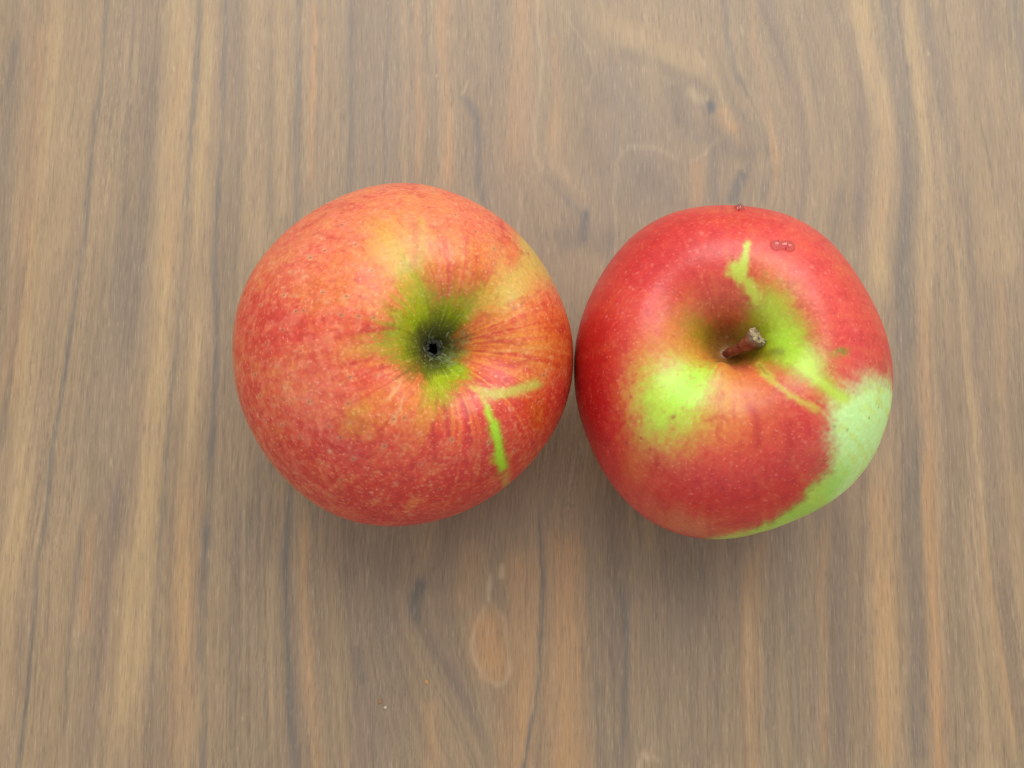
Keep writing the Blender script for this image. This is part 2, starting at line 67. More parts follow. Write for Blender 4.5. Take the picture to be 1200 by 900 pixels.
GRAIN_MARKS=[('grey',24.81,0.6,[(21.1,85.4),(39.7,75.5),(27.8,58.5)]),('grey',20.3,0.5,[(23.1,51.3),(43.9,51.3)]),('grey',15.79,0.45,[(-40.2,102.8),(-39.3,53.7)]),('grey',13.53,0.5,[(-101.5,46.6),(-106.4,6.9),(-108.8,-33.6)]),('grey',13.53,0.4,[(-66.4,-38.0),(-64.5,-97.7)]),('grey',13.53,0.45,[(-35.4,-42.4),(-32.3,-97.7)]),('grey',24.81,0.5,[(42.0,-42.4),(40.9,-97.7)]),('grey',18.05,0.45,[(73.1,-38.0),(71.0,-97.7)]),('tan',20.3,0.3,[(21.3,107.8),(47.1,92.8)]),('tan',5.87,0.55,[(-126.6,123.0),(-125.9,78.0),(-126.6,34.7),(-127.9,-11.3),(-129.6,-55.4)]),('orange',4.96,0.4,[(-130.5,107.8),(-130.6,70.6),(-130.9,30.0),(-132.7,-6.8)]),('tan',4.51,0.4,[(-119.8,107.8),(-119.7,63.4),(-121.5,34.7)]),('blue',2.03,0.6,[(-137.0,97.8),(-138.4,82.9),(-138.6,68.2),(-138.8,53.7)]),('dark',1.35,0.45,[(-130.7,34.7),(-131.8,16.1),(-132.8,-4.5),(-133.5,-18.1)]),('blue',1.13,0.8,[(-112.7,123.0),(-112.6,92.8),(-113.1,80.4),(-113.9,73.1),(-114.8,58.5),(-115.0,41.8),(-116.1,32.4),(-116.8,23.0),(-117.6,13.8),(-118.6,2.3),(-119.5,-9.1),(-120.6,-20.3),(-121.2,-33.6),(-121.8,-38.0),(-122.8,-46.8),(-122.9,-64.0),(-123.5,-83.1),(-124.3,-97.7),(-124.8,-110.1)]),('dark',0.68,0.55,[(-104.1,102.8),(-105.2,85.4),(-108.0,75.5),(-108.1,58.5)]),('dark',0.79,0.6,[(-104.6,78.0),(-105.1,63.4),(-105.0,44.2)]),('tan',0.9,0.6,[(-102.9,107.8),(-103.5,95.3),(-103.9,78.0)]),('dark',6.77,0.35,[(-100.1,107.8),(-99.8,70.6),(-99.5,34.7),(-101.5,0.0)]),('dark',0.68,0.5,[(-109.3,102.8),(-107.4,73.1)]),('tan',7.67,0.85,[(-93.9,123.0),(-92.6,82.9),(-92.7,46.6),(-93.0,11.5),(-94.1,-24.8),(-96.0,-44.6),(-96.9,-72.6),(-98.9,-97.7)]),('orange',3.61,0.35,[(-91.4,92.8),(-91.6,58.5),(-92.1,27.7)]),('blue',1.13,0.7,[(-86.9,123.0),(-86.7,92.8),(-87.6,75.5),(-87.9,53.7),(-88.1,34.7),(-88.7,27.7),(-89.1,11.5),(-90.0,-4.5),(-90.7,-24.8),(-90.8,-38.0),(-90.8,-53.3)]),('tan',3.83,0.9,[(-84.3,123.0),(-83.9,92.8),(-84.4,70.6),(-84.2,46.6),(-84.4,23.0),(-84.8,0.0),(-85.2,-24.8),(-84.3,-55.4),(-82.8,-97.7),(-82.3,-110.1)]),('orange',6.77,0.45,[(-84.3,-24.8),(-84.3,-55.4),(-83.0,-97.7)]),('blue',1.58,0.8,[(-80.3,123.0),(-79.3,82.9),(-78.7,68.2),(-79.7,51.3),(-79.8,34.7),(-78.7,16.1),(-78.7,-6.8),(-78.7,-31.4)]),('blue',1.8,0.95,[(-78.7,-31.4),(-78.9,-42.4),(-79.1,-55.4),(-78.9,-70.4),(-77.8,-97.7),(-77.4,-110.1)]),('dark',5.41,0.3,[(-77.1,107.8),(-75.6,46.6),(-75.8,-11.3)]),('tan',4.96,0.55,[(-71.7,123.0),(-69.6,58.5),(-69.7,34.7)]),('tan',2.71,0.55,[(-64.5,107.8),(-62.3,46.6)]),('dark',1.13,0.4,[(-66.4,92.8),(-65.5,46.6)]),('blue',2.03,0.75,[(-59.2,123.0),(-58.9,92.8),(-58.8,73.1),(-58.0,58.5),(-58.3,44.2),(-58.5,27.7)]),('orange',1.35,0.9,[(-55.2,123.0),(-54.9,92.8),(-54.9,73.1),(-54.6,53.7)]),('tan',1.8,0.4,[(-57.4,107.8),(-56.5,53.7)]),('mauve',3.61,0.7,[(-103.4,-24.8),(-104.1,-38.0),(-104.4,-53.3),(-105.2,-72.6),(-107.0,-87.3),(-108.4,-101.8)]),('orange',2.26,0.5,[(-109.6,-33.6),(-109.4,-46.8),(-109.8,-64.0)]),('tan',2.03,0.5,[(-101.7,-42.4),(-102.8,-64.0),(-104.1,-89.4)]),('dark',0.9,0.55,[(-111.9,-33.6),(-112.5,-46.8),(-113.3,-64.0),(-113.6,-89.4)]),('tan',3.61,0.4,[(-128.2,-24.8),(-129.6,-55.4),(-128.5,-89.4)]),('blue',1.8,0.85,[(-57.7,-27.0),(-58.3,-44.6),(-57.9,-59.7),(-56.7,-76.8),(-55.0,-97.7),(-54.3,-110.1)]),('orange',2.26,0.7,[(-53.7,-33.6),(-53.7,-51.1),(-52.3,-72.6),(-50.1,-89.4),(-48.5,-101.8)]),('tan',1.8,0.5,[(-62.3,-42.4),(-61.7,-76.8),(-60.6,-97.7)]),('pale',0.45,0.35,[(-69.7,-33.6),(-68.2,-76.8)]),('dark',0.68,0.5,[(-92.2,-55.4),(-91.7,-76.8),(-90.7,-97.7)]),('mauve',6.77,0.4,[(-90.2,-76.8),(-89.9,-97.7)]),('blue',1.58,0.65,[(-44.7,123.0),(-44.3,92.8),(-43.7,73.1),(-43.7,52.5)]),('blue',0.9,0.45,[(-34.9,95.3),(-35.1,75.5),(-34.5,54.9)]),('orange',1.35,0.7,[(-26.3,123.0),(-26.2,92.8),(-25.2,70.6),(-25.9,54.9)]),('dark',1.8,0.35,[(-23.7,107.8),(-23.5,87.8)]),('orange',2.93,0.75,[(-18.9,123.0),(-18.3,85.4),(-17.0,70.6),(-17.8,52.5)]),('tan',1.13,0.3,[(-30.4,107.8),(-29.2,53.7)]),('dark',0.9,0.5,[(-14.9,107.8),(-15.0,87.8),(-13.8,79.9)]),('blue',2.03,0.9,[(-13.8,79.9),(-11.0,77.0),(-8.9,72.6),(-8.4,65.8),(-8.6,56.1),(-6.5,47.8)]),('pale',0.68,0.5,[(-12.0,84.1),(-13.4,80.4)]),('orange',6.32,0.5,[(2.9,123.0),(2.8,92.8),(1.4,73.1),(0.5,58.5)]),('pale',0.9,0.5,[(6.7,123.0),(7.3,102.8),(8.2,90.3),(7.5,80.4),(6.1,70.6),(6.3,63.4),(7.9,58.5)]),('dark',1.58,0.5,[(8.8,57.3),(12.7,52.5),(17.3,47.8),(19.4,45.4)]),('pale',0.9,0.4,[(15.4,102.8),(21.2,92.8),(23.0,86.6),(19.9,80.4)]),('blue',1.8,0.85,[(20.1,47.5),(19.6,42.8),(19.1,38.5)]),('dark',6.77,0.6,[(11.5,39.0),(20.7,40.6),(27.6,37.1)]),('pale',1.35,0.3,[(28.0,34.7),(27.7,51.3),(28.3,61.0),(31.4,65.3),(38.4,65.3),(46.4,61.0)]),('dark',9.02,0.35,[(33.6,58.5),(39.3,53.7),(43.9,50.2)]),('pale',0.9,0.4,[(2.8,54.9),(2.3,46.6),(0.9,39.5)]),('dark',4.51,0.55,[(45.8,84.1),(46.7,73.1),(51.2,68.2),(57.1,70.6)]),('pale',3.61,0.5,[(49.9,80.9),(51.5,79.4)]),('orange',3.16,0.7,[(57.5,76.8),(58.8,72.6),(61.1,69.4)]),('blue',1.58,1.0,[(54.3,77.5),(54.7,75.8)]),('blue',1.58,1.0,[(54.5,77.2),(54.5,75.8)]),('dark',4.96,0.55,[(56.3,66.3),(60.5,64.6),(64.6,62.2)]),('blue',3.16,0.7,[(59.6,49.0),(61.1,54.9),(63.1,58.5)]),('blue',2.03,0.5,[(54.9,67.0),(54.5,50.2)]),('orange',4.06,0.5,[(50.6,59.7),(49.7,50.2)]),('dark',2.71,0.5,[(68.2,51.3),(70.7,58.5)]),('tan',6.77,0.5,[(23.7,102.8),(42.4,92.8),(54.0,86.6)]),('dark',3.16,0.4,[(28.3,92.8),(40.0,89.1),(49.7,84.1),(55.7,78.5)]),('dark',3.61,0.45,[(21.2,90.3),(23.4,80.4),(21.0,68.2),(23.2,58.5)]),('pale',0.9,0.4,[(50.7,92.8),(55.2,85.4),(57.6,79.2),(59.7,70.6)]),('pale',1.13,0.25,[(56.4,68.2),(53.0,63.9),(49.2,61.0)]),('dark',1.35,0.45,[(65.0,61.0),(67.0,65.8),(66.2,70.6),(63.1,75.0)]),('orange',2.26,0.4,[(11.8,97.8),(12.6,80.4),(10.5,65.8)]),('tan',2.71,0.4,[(12.9,75.5),(11.1,61.0),(20.8,50.9)]),('blue',2.03,0.55,[(59.2,123.0),(59.5,97.8),(61.5,86.6),(64.4,80.4)]),('dark',0.9,0.7,[(61.5,86.6),(64.4,80.4),(67.7,74.3),(69.8,67.0),(70.1,61.0)]),('orange',1.8,0.5,[(66.9,123.0),(67.1,97.8),(68.1,85.4),(71.2,73.1),(72.4,61.0),(70.5,51.3)]),('dark',2.71,0.35,[(63.6,107.8),(65.7,82.9)]),('mauve',2.26,0.55,[(70.5,107.8),(72.3,100.3),(75.7,89.1),(79.0,75.5),(79.9,61.0),(77.5,46.6),(74.6,37.1)]),('tan',2.71,0.45,[(75.9,107.8),(78.8,90.3),(81.7,73.1),(83.0,58.5),(79.4,41.8)]),('mauve',2.03,0.45,[(85.7,115.4),(86.9,97.8),(88.8,85.4),(90.8,68.2),(89.2,51.3),(86.1,37.1)]),('dark',1.35,0.35,[(78.8,107.8),(81.3,92.8),(84.6,75.5)]),('tan',3.61,0.4,[(90.9,97.8),(89.7,68.2),(88.8,53.7)]),('mauve',3.61,0.6,[(92.1,97.8),(94.0,87.8),(95.3,73.1),(95.5,58.5),(93.3,39.5)]),('dark',0.9,0.5,[(94.2,102.8),(95.9,87.8),(96.8,70.6)]),('tan',5.41,0.95,[(96.5,123.0),(97.3,107.8),(98.5,92.8),(100.7,80.4),(102.4,65.8),(101.0,51.3),(98.6,34.7),(98.0,20.7)]),('orange',2.71,0.35,[(100.7,80.4),(102.4,65.8),(100.0,44.2)]),('blue',4.96,0.65,[(103.2,123.0),(104.4,107.8),(106.0,92.8),(108.0,75.5),(108.1,58.5),(105.1,37.1),(104.3,11.5),(104.1,-11.3)]),('tan',3.38,0.9,[(108.9,123.0),(109.6,107.8),(110.6,90.3),(112.0,75.5),(113.2,58.5),(111.6,37.1),(109.8,16.1)]),('orange',3.16,0.7,[(110.3,25.4),(109.3,2.3),(109.2,-20.3),(108.5,-42.4)]),('blue',3.16,0.4,[(114.6,107.8),(116.8,87.8),(117.8,70.6)]),('mauve',2.03,0.6,[(117.6,97.8),(119.9,80.4),(121.1,63.4),(122.4,49.0),(123.8,34.7),(123.9,16.1),(122.9,0.0)]),('tan',1.35,0.8,[(117.7,57.3),(118.5,46.6),(119.7,34.7),(120.3,20.7),(120.4,6.9),(121.0,-6.8),(121.5,-20.3)]),('tan',6.32,0.6,[(123.9,117.9),(125.3,92.8),(126.4,70.6),(128.0,46.6),(128.0,27.7)]),('dark',0.9,0.5,[(125.8,87.8),(127.9,73.1),(130.3,58.5),(131.9,46.6)]),('tan',4.06,0.55,[(133.1,92.8),(133.6,58.5),(133.0,27.7)]),('blue',2.71,0.5,[(139.2,115.4),(140.4,92.8),(140.7,75.5)]),('orange',2.26,0.35,[(130.7,27.7),(130.4,6.9),(128.8,-4.5)]),('tan',6.32,0.55,[(97.2,-15.8),(96.3,-33.6),(95.7,-55.4),(95.4,-81.0),(94.5,-110.1)]),('orange',5.87,0.6,[(96.7,-24.8),(95.7,-55.4),(94.8,-97.7)]),('blue',3.83,0.6,[(105.2,-6.8),(104.3,-33.6),(103.4,-59.7),(102.8,-97.7)]),('orange',2.93,0.85,[(108.7,-38.0),(108.7,-55.4),(108.4,-76.8),(108.4,-97.7),(108.1,-110.1)]),('tan',2.26,0.55,[(121.5,-20.3),(122.1,-33.6),(122.8,-51.1),(124.8,-68.3),(126.1,-83.1),(127.3,-97.7)]),('orange',2.03,0.5,[(122.3,-38.0),(123.1,-53.3),(124.8,-68.3),(126.8,-91.5)]),('mauve',2.71,0.5,[(124.2,2.3),(125.5,-20.3),(126.4,-42.4),(127.3,-64.0),(128.8,-87.3)]),('dark',4.96,0.35,[(117.7,6.9),(115.9,-33.6),(115.2,-76.8),(115.3,-97.7)]),('tan',3.61,0.3,[(121.9,-55.4),(120.0,-97.7)]),('tan',3.16,0.4,[(131.5,-24.8),(131.5,-59.7)]),('mauve',1.35,0.4,[(115.2,11.5),(114.1,-24.8)]),('orange',4.51,0.75,[(63.7,-40.2),(62.1,-51.1),(60.9,-68.3),(60.2,-97.7),(59.8,-110.1)]),('tan',1.58,0.7,[(61.1,-53.3),(60.0,-76.8),(60.2,-97.7)]),('orange',2.48,0.45,[(81.1,-35.8),(79.7,-55.4),(80.3,-68.3),(78.7,-97.7)]),('mauve',4.96,0.5,[(86.1,-33.6),(84.1,-66.2),(83.9,-97.7)]),('dark',0.9,0.4,[(83.2,-51.1),(81.7,-76.8)]),('blue',1.8,0.3,[(66.2,-44.6),(64.4,-87.3)]),('mauve',1.8,0.35,[(91.2,-38.0),(88.6,-97.7)]),('orange',8.12,0.8,[(2.2,-42.4),(2.6,-68.3),(0.9,-89.4),(-0.4,-106.0)]),('orange',11.28,0.8,[(13.7,-38.0),(14.0,-66.2),(13.7,-103.9)]),('blue',1.02,0.95,[(7.1,-31.4),(7.5,-44.6),(7.9,-55.4),(7.6,-66.2),(7.2,-74.7),(5.8,-83.1),(3.9,-91.5),(3.0,-99.8),(2.1,-110.1)]),('dark',0.79,0.55,[(-16.9,-35.8),(-17.5,-42.4),(-18.7,-46.8),(-22.0,-49.4)]),('blue',2.26,0.9,[(-22.9,-51.1),(-24.8,-54.8),(-25.2,-58.2),(-24.3,-61.9)]),('dark',2.71,0.55,[(-22.0,-48.5),(-24.8,-53.3),(-24.7,-60.8),(-20.7,-67.2),(-16.3,-73.6),(-11.9,-81.0),(-8.6,-87.3),(-6.0,-92.5),(-2.6,-98.8)]),('dark',1.13,0.4,[(-26.6,-38.0),(-26.0,-46.8)]),('mauve',4.51,0.4,[(-20.8,-64.0),(-15.2,-74.7),(-10.8,-85.2)]),('orange',8.57,1.0,[(-6.1,-63.6),(-4.8,-70.9)]),('orange',5.41,0.9,[(-5.9,-60.2),(-4.6,-74.3)]),('pale',1.02,0.6,[(-5.9,-56.3),(-8.1,-60.2),(-10.0,-66.2),(-9.6,-70.9),(-7.0,-75.1),(-3.9,-77.4),(-1.7,-76.8),(-0.4,-73.6),(-0.7,-67.2),(-2.2,-60.8),(-4.8,-57.2),(-5.9,-56.3)]),('pale',1.13,0.7,[(-5.9,-50.2),(-5.9,-55.9)]),('pale',1.13,0.75,[(-2.4,-47.6),(-2.6,-50.2)]),('orange',6.77,0.4,[(-9.9,-44.6),(-12.1,-55.4)]),('blue',1.35,0.6,[(-43.5,-34.7),(-43.3,-44.6),(-41.9,-58.7)]),('blue',1.13,0.5,[(-39.7,-68.3),(-38.2,-76.8)]),('mauve',3.16,0.35,[(-38.1,-72.6),(-36.1,-97.7)]),('orange',4.06,0.4,[(-20.6,-83.1),(-19.8,-97.7)]),('pale',0.45,0.3,[(-20.4,-76.8),(-19.8,-91.5)]),('blue',1.8,0.6,[(20.0,-33.6),(20.4,-55.4),(21.7,-76.8),(22.1,-97.7),(22.4,-110.1)]),('dark',10.38,0.45,[(25.5,-33.6),(25.4,-97.7)]),('blue',1.8,0.6,[(28.6,-51.1),(29.0,-68.3),(28.1,-85.2),(27.1,-97.7)]),('dark',0.68,0.6,[(22.8,-61.9),(24.4,-68.3),(25.7,-74.7)]),('orange',1.8,0.3,[(32.5,-55.4),(31.0,-68.3),(31.1,-89.4)]),('blue',1.35,0.35,[(48.8,-33.6),(49.1,-59.7)]),('dark',0.9,0.4,[(51.3,-76.8),(52.9,-97.7)]),('pale',0.68,0.3,[(25.1,-51.1),(26.3,-57.6)]),('pale',2.03,0.55,[(32.7,-94.4),(34.0,-95.2)]),('pale',0.9,0.5,[(31.9,-96.1),(31.6,-97.7)]),('pale',0.9,0.4,[(35.7,-94.8),(36.6,-96.1)]),('pale',0.56,0.8,[(-93.3,88.3),(-93.1,87.3)]),('pale',0.56,0.6,[(96.4,88.3),(96.6,87.8)]),('pale',0.56,0.8,[(114.7,92.5),(114.9,92.0)]),('pale',0.45,0.7,[(-70.1,89.1),(-69.8,87.8)]),('pale',0.45,0.7,[(-20.9,85.6),(-20.7,85.4)]),('pale',0.56,0.7,[(-68.2,-85.2),(-68.1,-85.8)]),('pale',0.68,0.4,[(63.3,99.8),(63.8,97.8)])]
STEM_TIP_L = [0.1547, 0.0379, 0.665]

# ------------------------------------------------------------------ helpers
C = scene.collection


def srgb(c):
    c = np.asarray(c, float)
    if c.max() > 1.001:
        c = c / 255.0
    return np.where(c <= 0.04045, c / 12.92, ((c + 0.055) / 1.055) ** 2.4)


_rng = np.random.RandomState(7)
_perm = _rng.permutation(256).astype(np.int64)
_perm = np.concatenate([_perm, _perm, _perm])
_val = _rng.rand(256) * 2 - 1


def noise3(x, y, z):
    """smooth value noise, about -1..1"""
    x, y, z = np.broadcast_arrays(np.asarray(x, float), y, z)
    xi, yi, zi = np.floor(x).astype(np.int64), np.floor(y).astype(np.int64), np.floor(z).astype(np.int64)
    fx, fy, fz = x - xi, y - yi, z - zi
    fx = fx * fx * (3 - 2 * fx)
    fy = fy * fy * (3 - 2 * fy)
    fz = fz * fz * (3 - 2 * fz)

    def h(a, b, c):
        return _val[_perm[_perm[_perm[a & 255] + (b & 255)] + (c & 255)]]
    r = 0
    for dx in (0, 1):
        wx = fx if dx else 1 - fx
        for dy in (0, 1):
            wy = fy if dy else 1 - fy
            for dz in (0, 1):
                wz = fz if dz else 1 - fz
                r = r + wx * wy * wz * h(xi + dx, yi + dy, zi + dz)
    return r


def fbm(x, y, z, octaves=3):
    r, a, t = 0, 1.0, 0
    for i in range(octaves):
        k = 2.03 ** i
        r = r + a * noise3(x * k + 17 * i, y * k + 5 * i, z * k + 11 * i)
        t += a
        a *= 0.55
    return r / t


def smoothstep(a, b, x):
    t = np.clip((x - a) / (b - a), 0, 1)
    return t * t * (3 - 2 * t)


def mix(a, b, t):
    return a + (b - a) * t[..., None]


def polyline_distance(px, py, pts):
    """distance to a polyline and the running fraction along it"""
    P = np.array(pts, float)
    L = np.concatenate([[0], np.cumsum(np.hypot(*np.diff(P, axis=0).T))])
    best = np.full(px.shape, 1e9)
    frac = np.zeros(px.shape)
    for i in range(len(P) - 1):
        ax, ay = P[i]
        bx, by = P[i + 1]
        dx, dy = bx - ax, by - ay
        q = dx * dx + dy * dy + 1e-12
        t = np.clip(((px - ax) * dx + (py - ay) * dy) / q, 0, 1)
        d = np.hypot(px - ax - t * dx, py - ay - t * dy)
        m = d < best
        best = np.where(m, d, best)
        frac = np.where(m, (L[i] + t * (L[i + 1] - L[i])) / (L[-1] + 1e-9), frac)
    return best, frac


def grid_mesh(name, V, wrap, caps=False):
    """V (rows, cols, 3) -> mesh; wrap joins the last column to the first"""
    nr, nc = V.shape[:2]
    idx = np.arange(nr * nc).reshape(nr, nc)
    nxt = np.roll(idx, -1, 1) if wrap else idx[:, 1:]
    cur = idx if wrap else idx[:, :-1]
    f = np.stack([cur[:-1], cur[1:], nxt[1:], nxt[:-1]], -1).reshape(-1, 4)
    co = V.reshape(-1, 3)
    me = bpy.data.meshes.new(name)
    nl = f.size
    me.vertices.add(len(co))
    me.vertices.foreach_set("co", co.astype(np.float32).ravel())
    me.loops.add(nl)
    me.loops.foreach_set("vertex_index", f.astype(np.int32).ravel())
    me.polygons.add(len(f))
    me.polygons.foreach_set("loop_start", np.arange(0, nl, 4, dtype=np.int32))
    me.polygons.foreach_set("loop_total", np.full(len(f), 4, np.int32))
    me.update(calc_edges=True)
    me.validate()
    me.shade_smooth()
    return me


def colour_attribute(me, name, lin):
    a = me.attributes.new(name, 'FLOAT_COLOR', 'POINT')
    buf = np.ones((len(me.vertices), 4), np.float32)
    buf[:, :3] = lin.reshape(-1, 3)
    a.data.foreach_set("color", buf.ravel())


def float_attribute(me, name, v):
    a = me.attributes.new(name, 'FLOAT', 'POINT')
    a.data.foreach_set("value", np.asarray(v, np.float32).ravel())


def link(name, me, material, parent=None):
    o = bpy.data.objects.new(name, me)
    if material:
        me.materials.append(material)
    C.objects.link(o)
    if parent:
        o.parent = parent
    return o


def tag(o, label, cat=None, group=None):
    o["label"] = label
    if cat:
        o["category"] = cat
    if group:
        o["group"] = group
    return o


class Nodes:
    def __init__(self, name):
        self.m = bpy.data.materials.new(name)
        self.m.use_nodes = True
        self.t = self.m.node_tree
        self.b = self.t.nodes["Principled BSDF"]

    def new(self, kind, **props):
        n = self.t.nodes.new(kind)
        for k, v in props.items():
            setattr(n, k, v)
        return n

    def link(self, a, b):
        self.t.links.new(a, b)

    def attr(self, name, out="Color"):
        n = self.new("ShaderNodeAttribute", attribute_name=name)
        return n.outputs[out]

    def noise(self, vec, scale, detail=3, rough=0.55):
        n = self.new("ShaderNodeTexNoise")
        n.inputs["Scale"].default_value = scale
        n.inputs["Detail"].default_value = detail
        n.inputs["Roughness"].default_value = rough
        if vec is not None:
            self.link(vec, n.inputs["Vector"])
        return n.outputs["Fac"]

    def remap(self, v, a, b, c, d):
        n = self.new("ShaderNodeMapRange")
        for k, x in zip(("From Min", "From Max", "To Min", "To Max"), (a, b, c, d)):
            n.inputs[k].default_value = x
        self.link(v, n.inputs["Value"])
        return n.outputs["Result"]

    def mixc(self, fac, a, b, mode='MIX'):
        n = self.new("ShaderNodeMix", data_type='RGBA', blend_type=mode)
        for s, v in ((n.inputs[0], fac), (n.inputs[6], a), (n.inputs[7], b)):
            if hasattr(v, "is_linked"):
                self.link(v, s)
            elif isinstance(v, (int, float)):
                s.default_value = v
            else:
                s.default_value = (*v, 1.0)
        return n.outputs[2]

    def bump(self, h, strength, dist):
        n = self.new("ShaderNodeBump")
        n.inputs["Strength"].default_value = strength
        n.inputs["Distance"].default_value = dist
        self.link(h, n.inputs["Height"])
        self.link(n.outputs["Normal"], self.b.inputs["Normal"])

    def set(self, **kw):
        for k, v in kw.items():
            self.b.inputs[k.replace("_", " ")].default_value = v


def obj_coords(n):
    return n.new("ShaderNodeTexCoord").outputs["Object"]


# ------------------------------------------------------------------ table
WOOD = dict(base=(143, 120, 94), tan=(171, 143, 104), orange=(172, 132, 92), dark=(112, 97, 83), blue=(90, 86, 84),
            mauve=(121, 101, 89), pale=(184, 160, 126), grey=(128, 112, 95))


def table_material():
    n = Nodes("walnut_veneer")
    g = n.attr("grain", "Fac")
    co = n.new("ShaderNodeSeparateXYZ")
    n.link(obj_coords(n), co.inputs[0])
    mm = n.new("ShaderNodeMath", operation='MULTIPLY')
    n.link(co.outputs[0], mm.inputs[0])
    mm.inputs[1].default_value = 1000.0
    def vec(kx, ky, g=g):
        c = n.new("ShaderNodeCombineXYZ")
        for src, i, k in ((g, 0, kx), (co.outputs[1], 1, ky)):
            m = n.new("ShaderNodeMath", operation='MULTIPLY')
            n.link(src, m.inputs[0])
            m.inputs[1].default_value = k
            n.link(m.outputs[0], c.inputs[i])
        return c.outputs[0]
    fibre = n.noise(vec(0.9, 22.0), 1.0, 3, 0.6)          # grain is in mm, y in metres
    pores = n.noise(vec(3.6, 210.0, mm.outputs[0]), 1.0, 2, 0.5)
    cloud = n.noise(vec(0.09, 18.0), 1.0, 3, 0.5)
    col = n.attr("wood_colour")
    fine = n.noise(vec(2.6, 130.0, mm.outputs[0]), 1.0, 3, 0.6)
    col = n.mixc(1.0, col, n.remap(fine, 0.3, 0.7, 0.90, 1.10), 'MULTIPLY')
    f = n.remap(fibre, 0.3, 0.7, 0.90, 1.10)
    col = n.mixc(1.0, col, f, 'MULTIPLY')
    p = n.remap(pores, 0.57, 0.68, 0.0, 0.36)
    col = n.mixc(p, col, tuple(srgb((92, 76, 66))))
    p2 = n.remap(pores, 0.40, 0.30, 0.0, 0.22)
    col = n.mixc(p2, col, tuple(srgb((206, 182, 150))))
    c = n.remap(cloud, 0.3, 0.7, 0.94, 1.06)
    col = n.mixc(1.0, col, c, 'MULTIPLY')
    n.link(col, n.b.inputs["Base Color"])
    n.link(n.remap(fibre, 0.3, 0.7, 0.36, 0.50), n.b.inputs["Roughness"])
    n.set(Specular_IOR_Level=0.5)
    n.bump(fibre, 0.12, 0.0002)
    return n.m


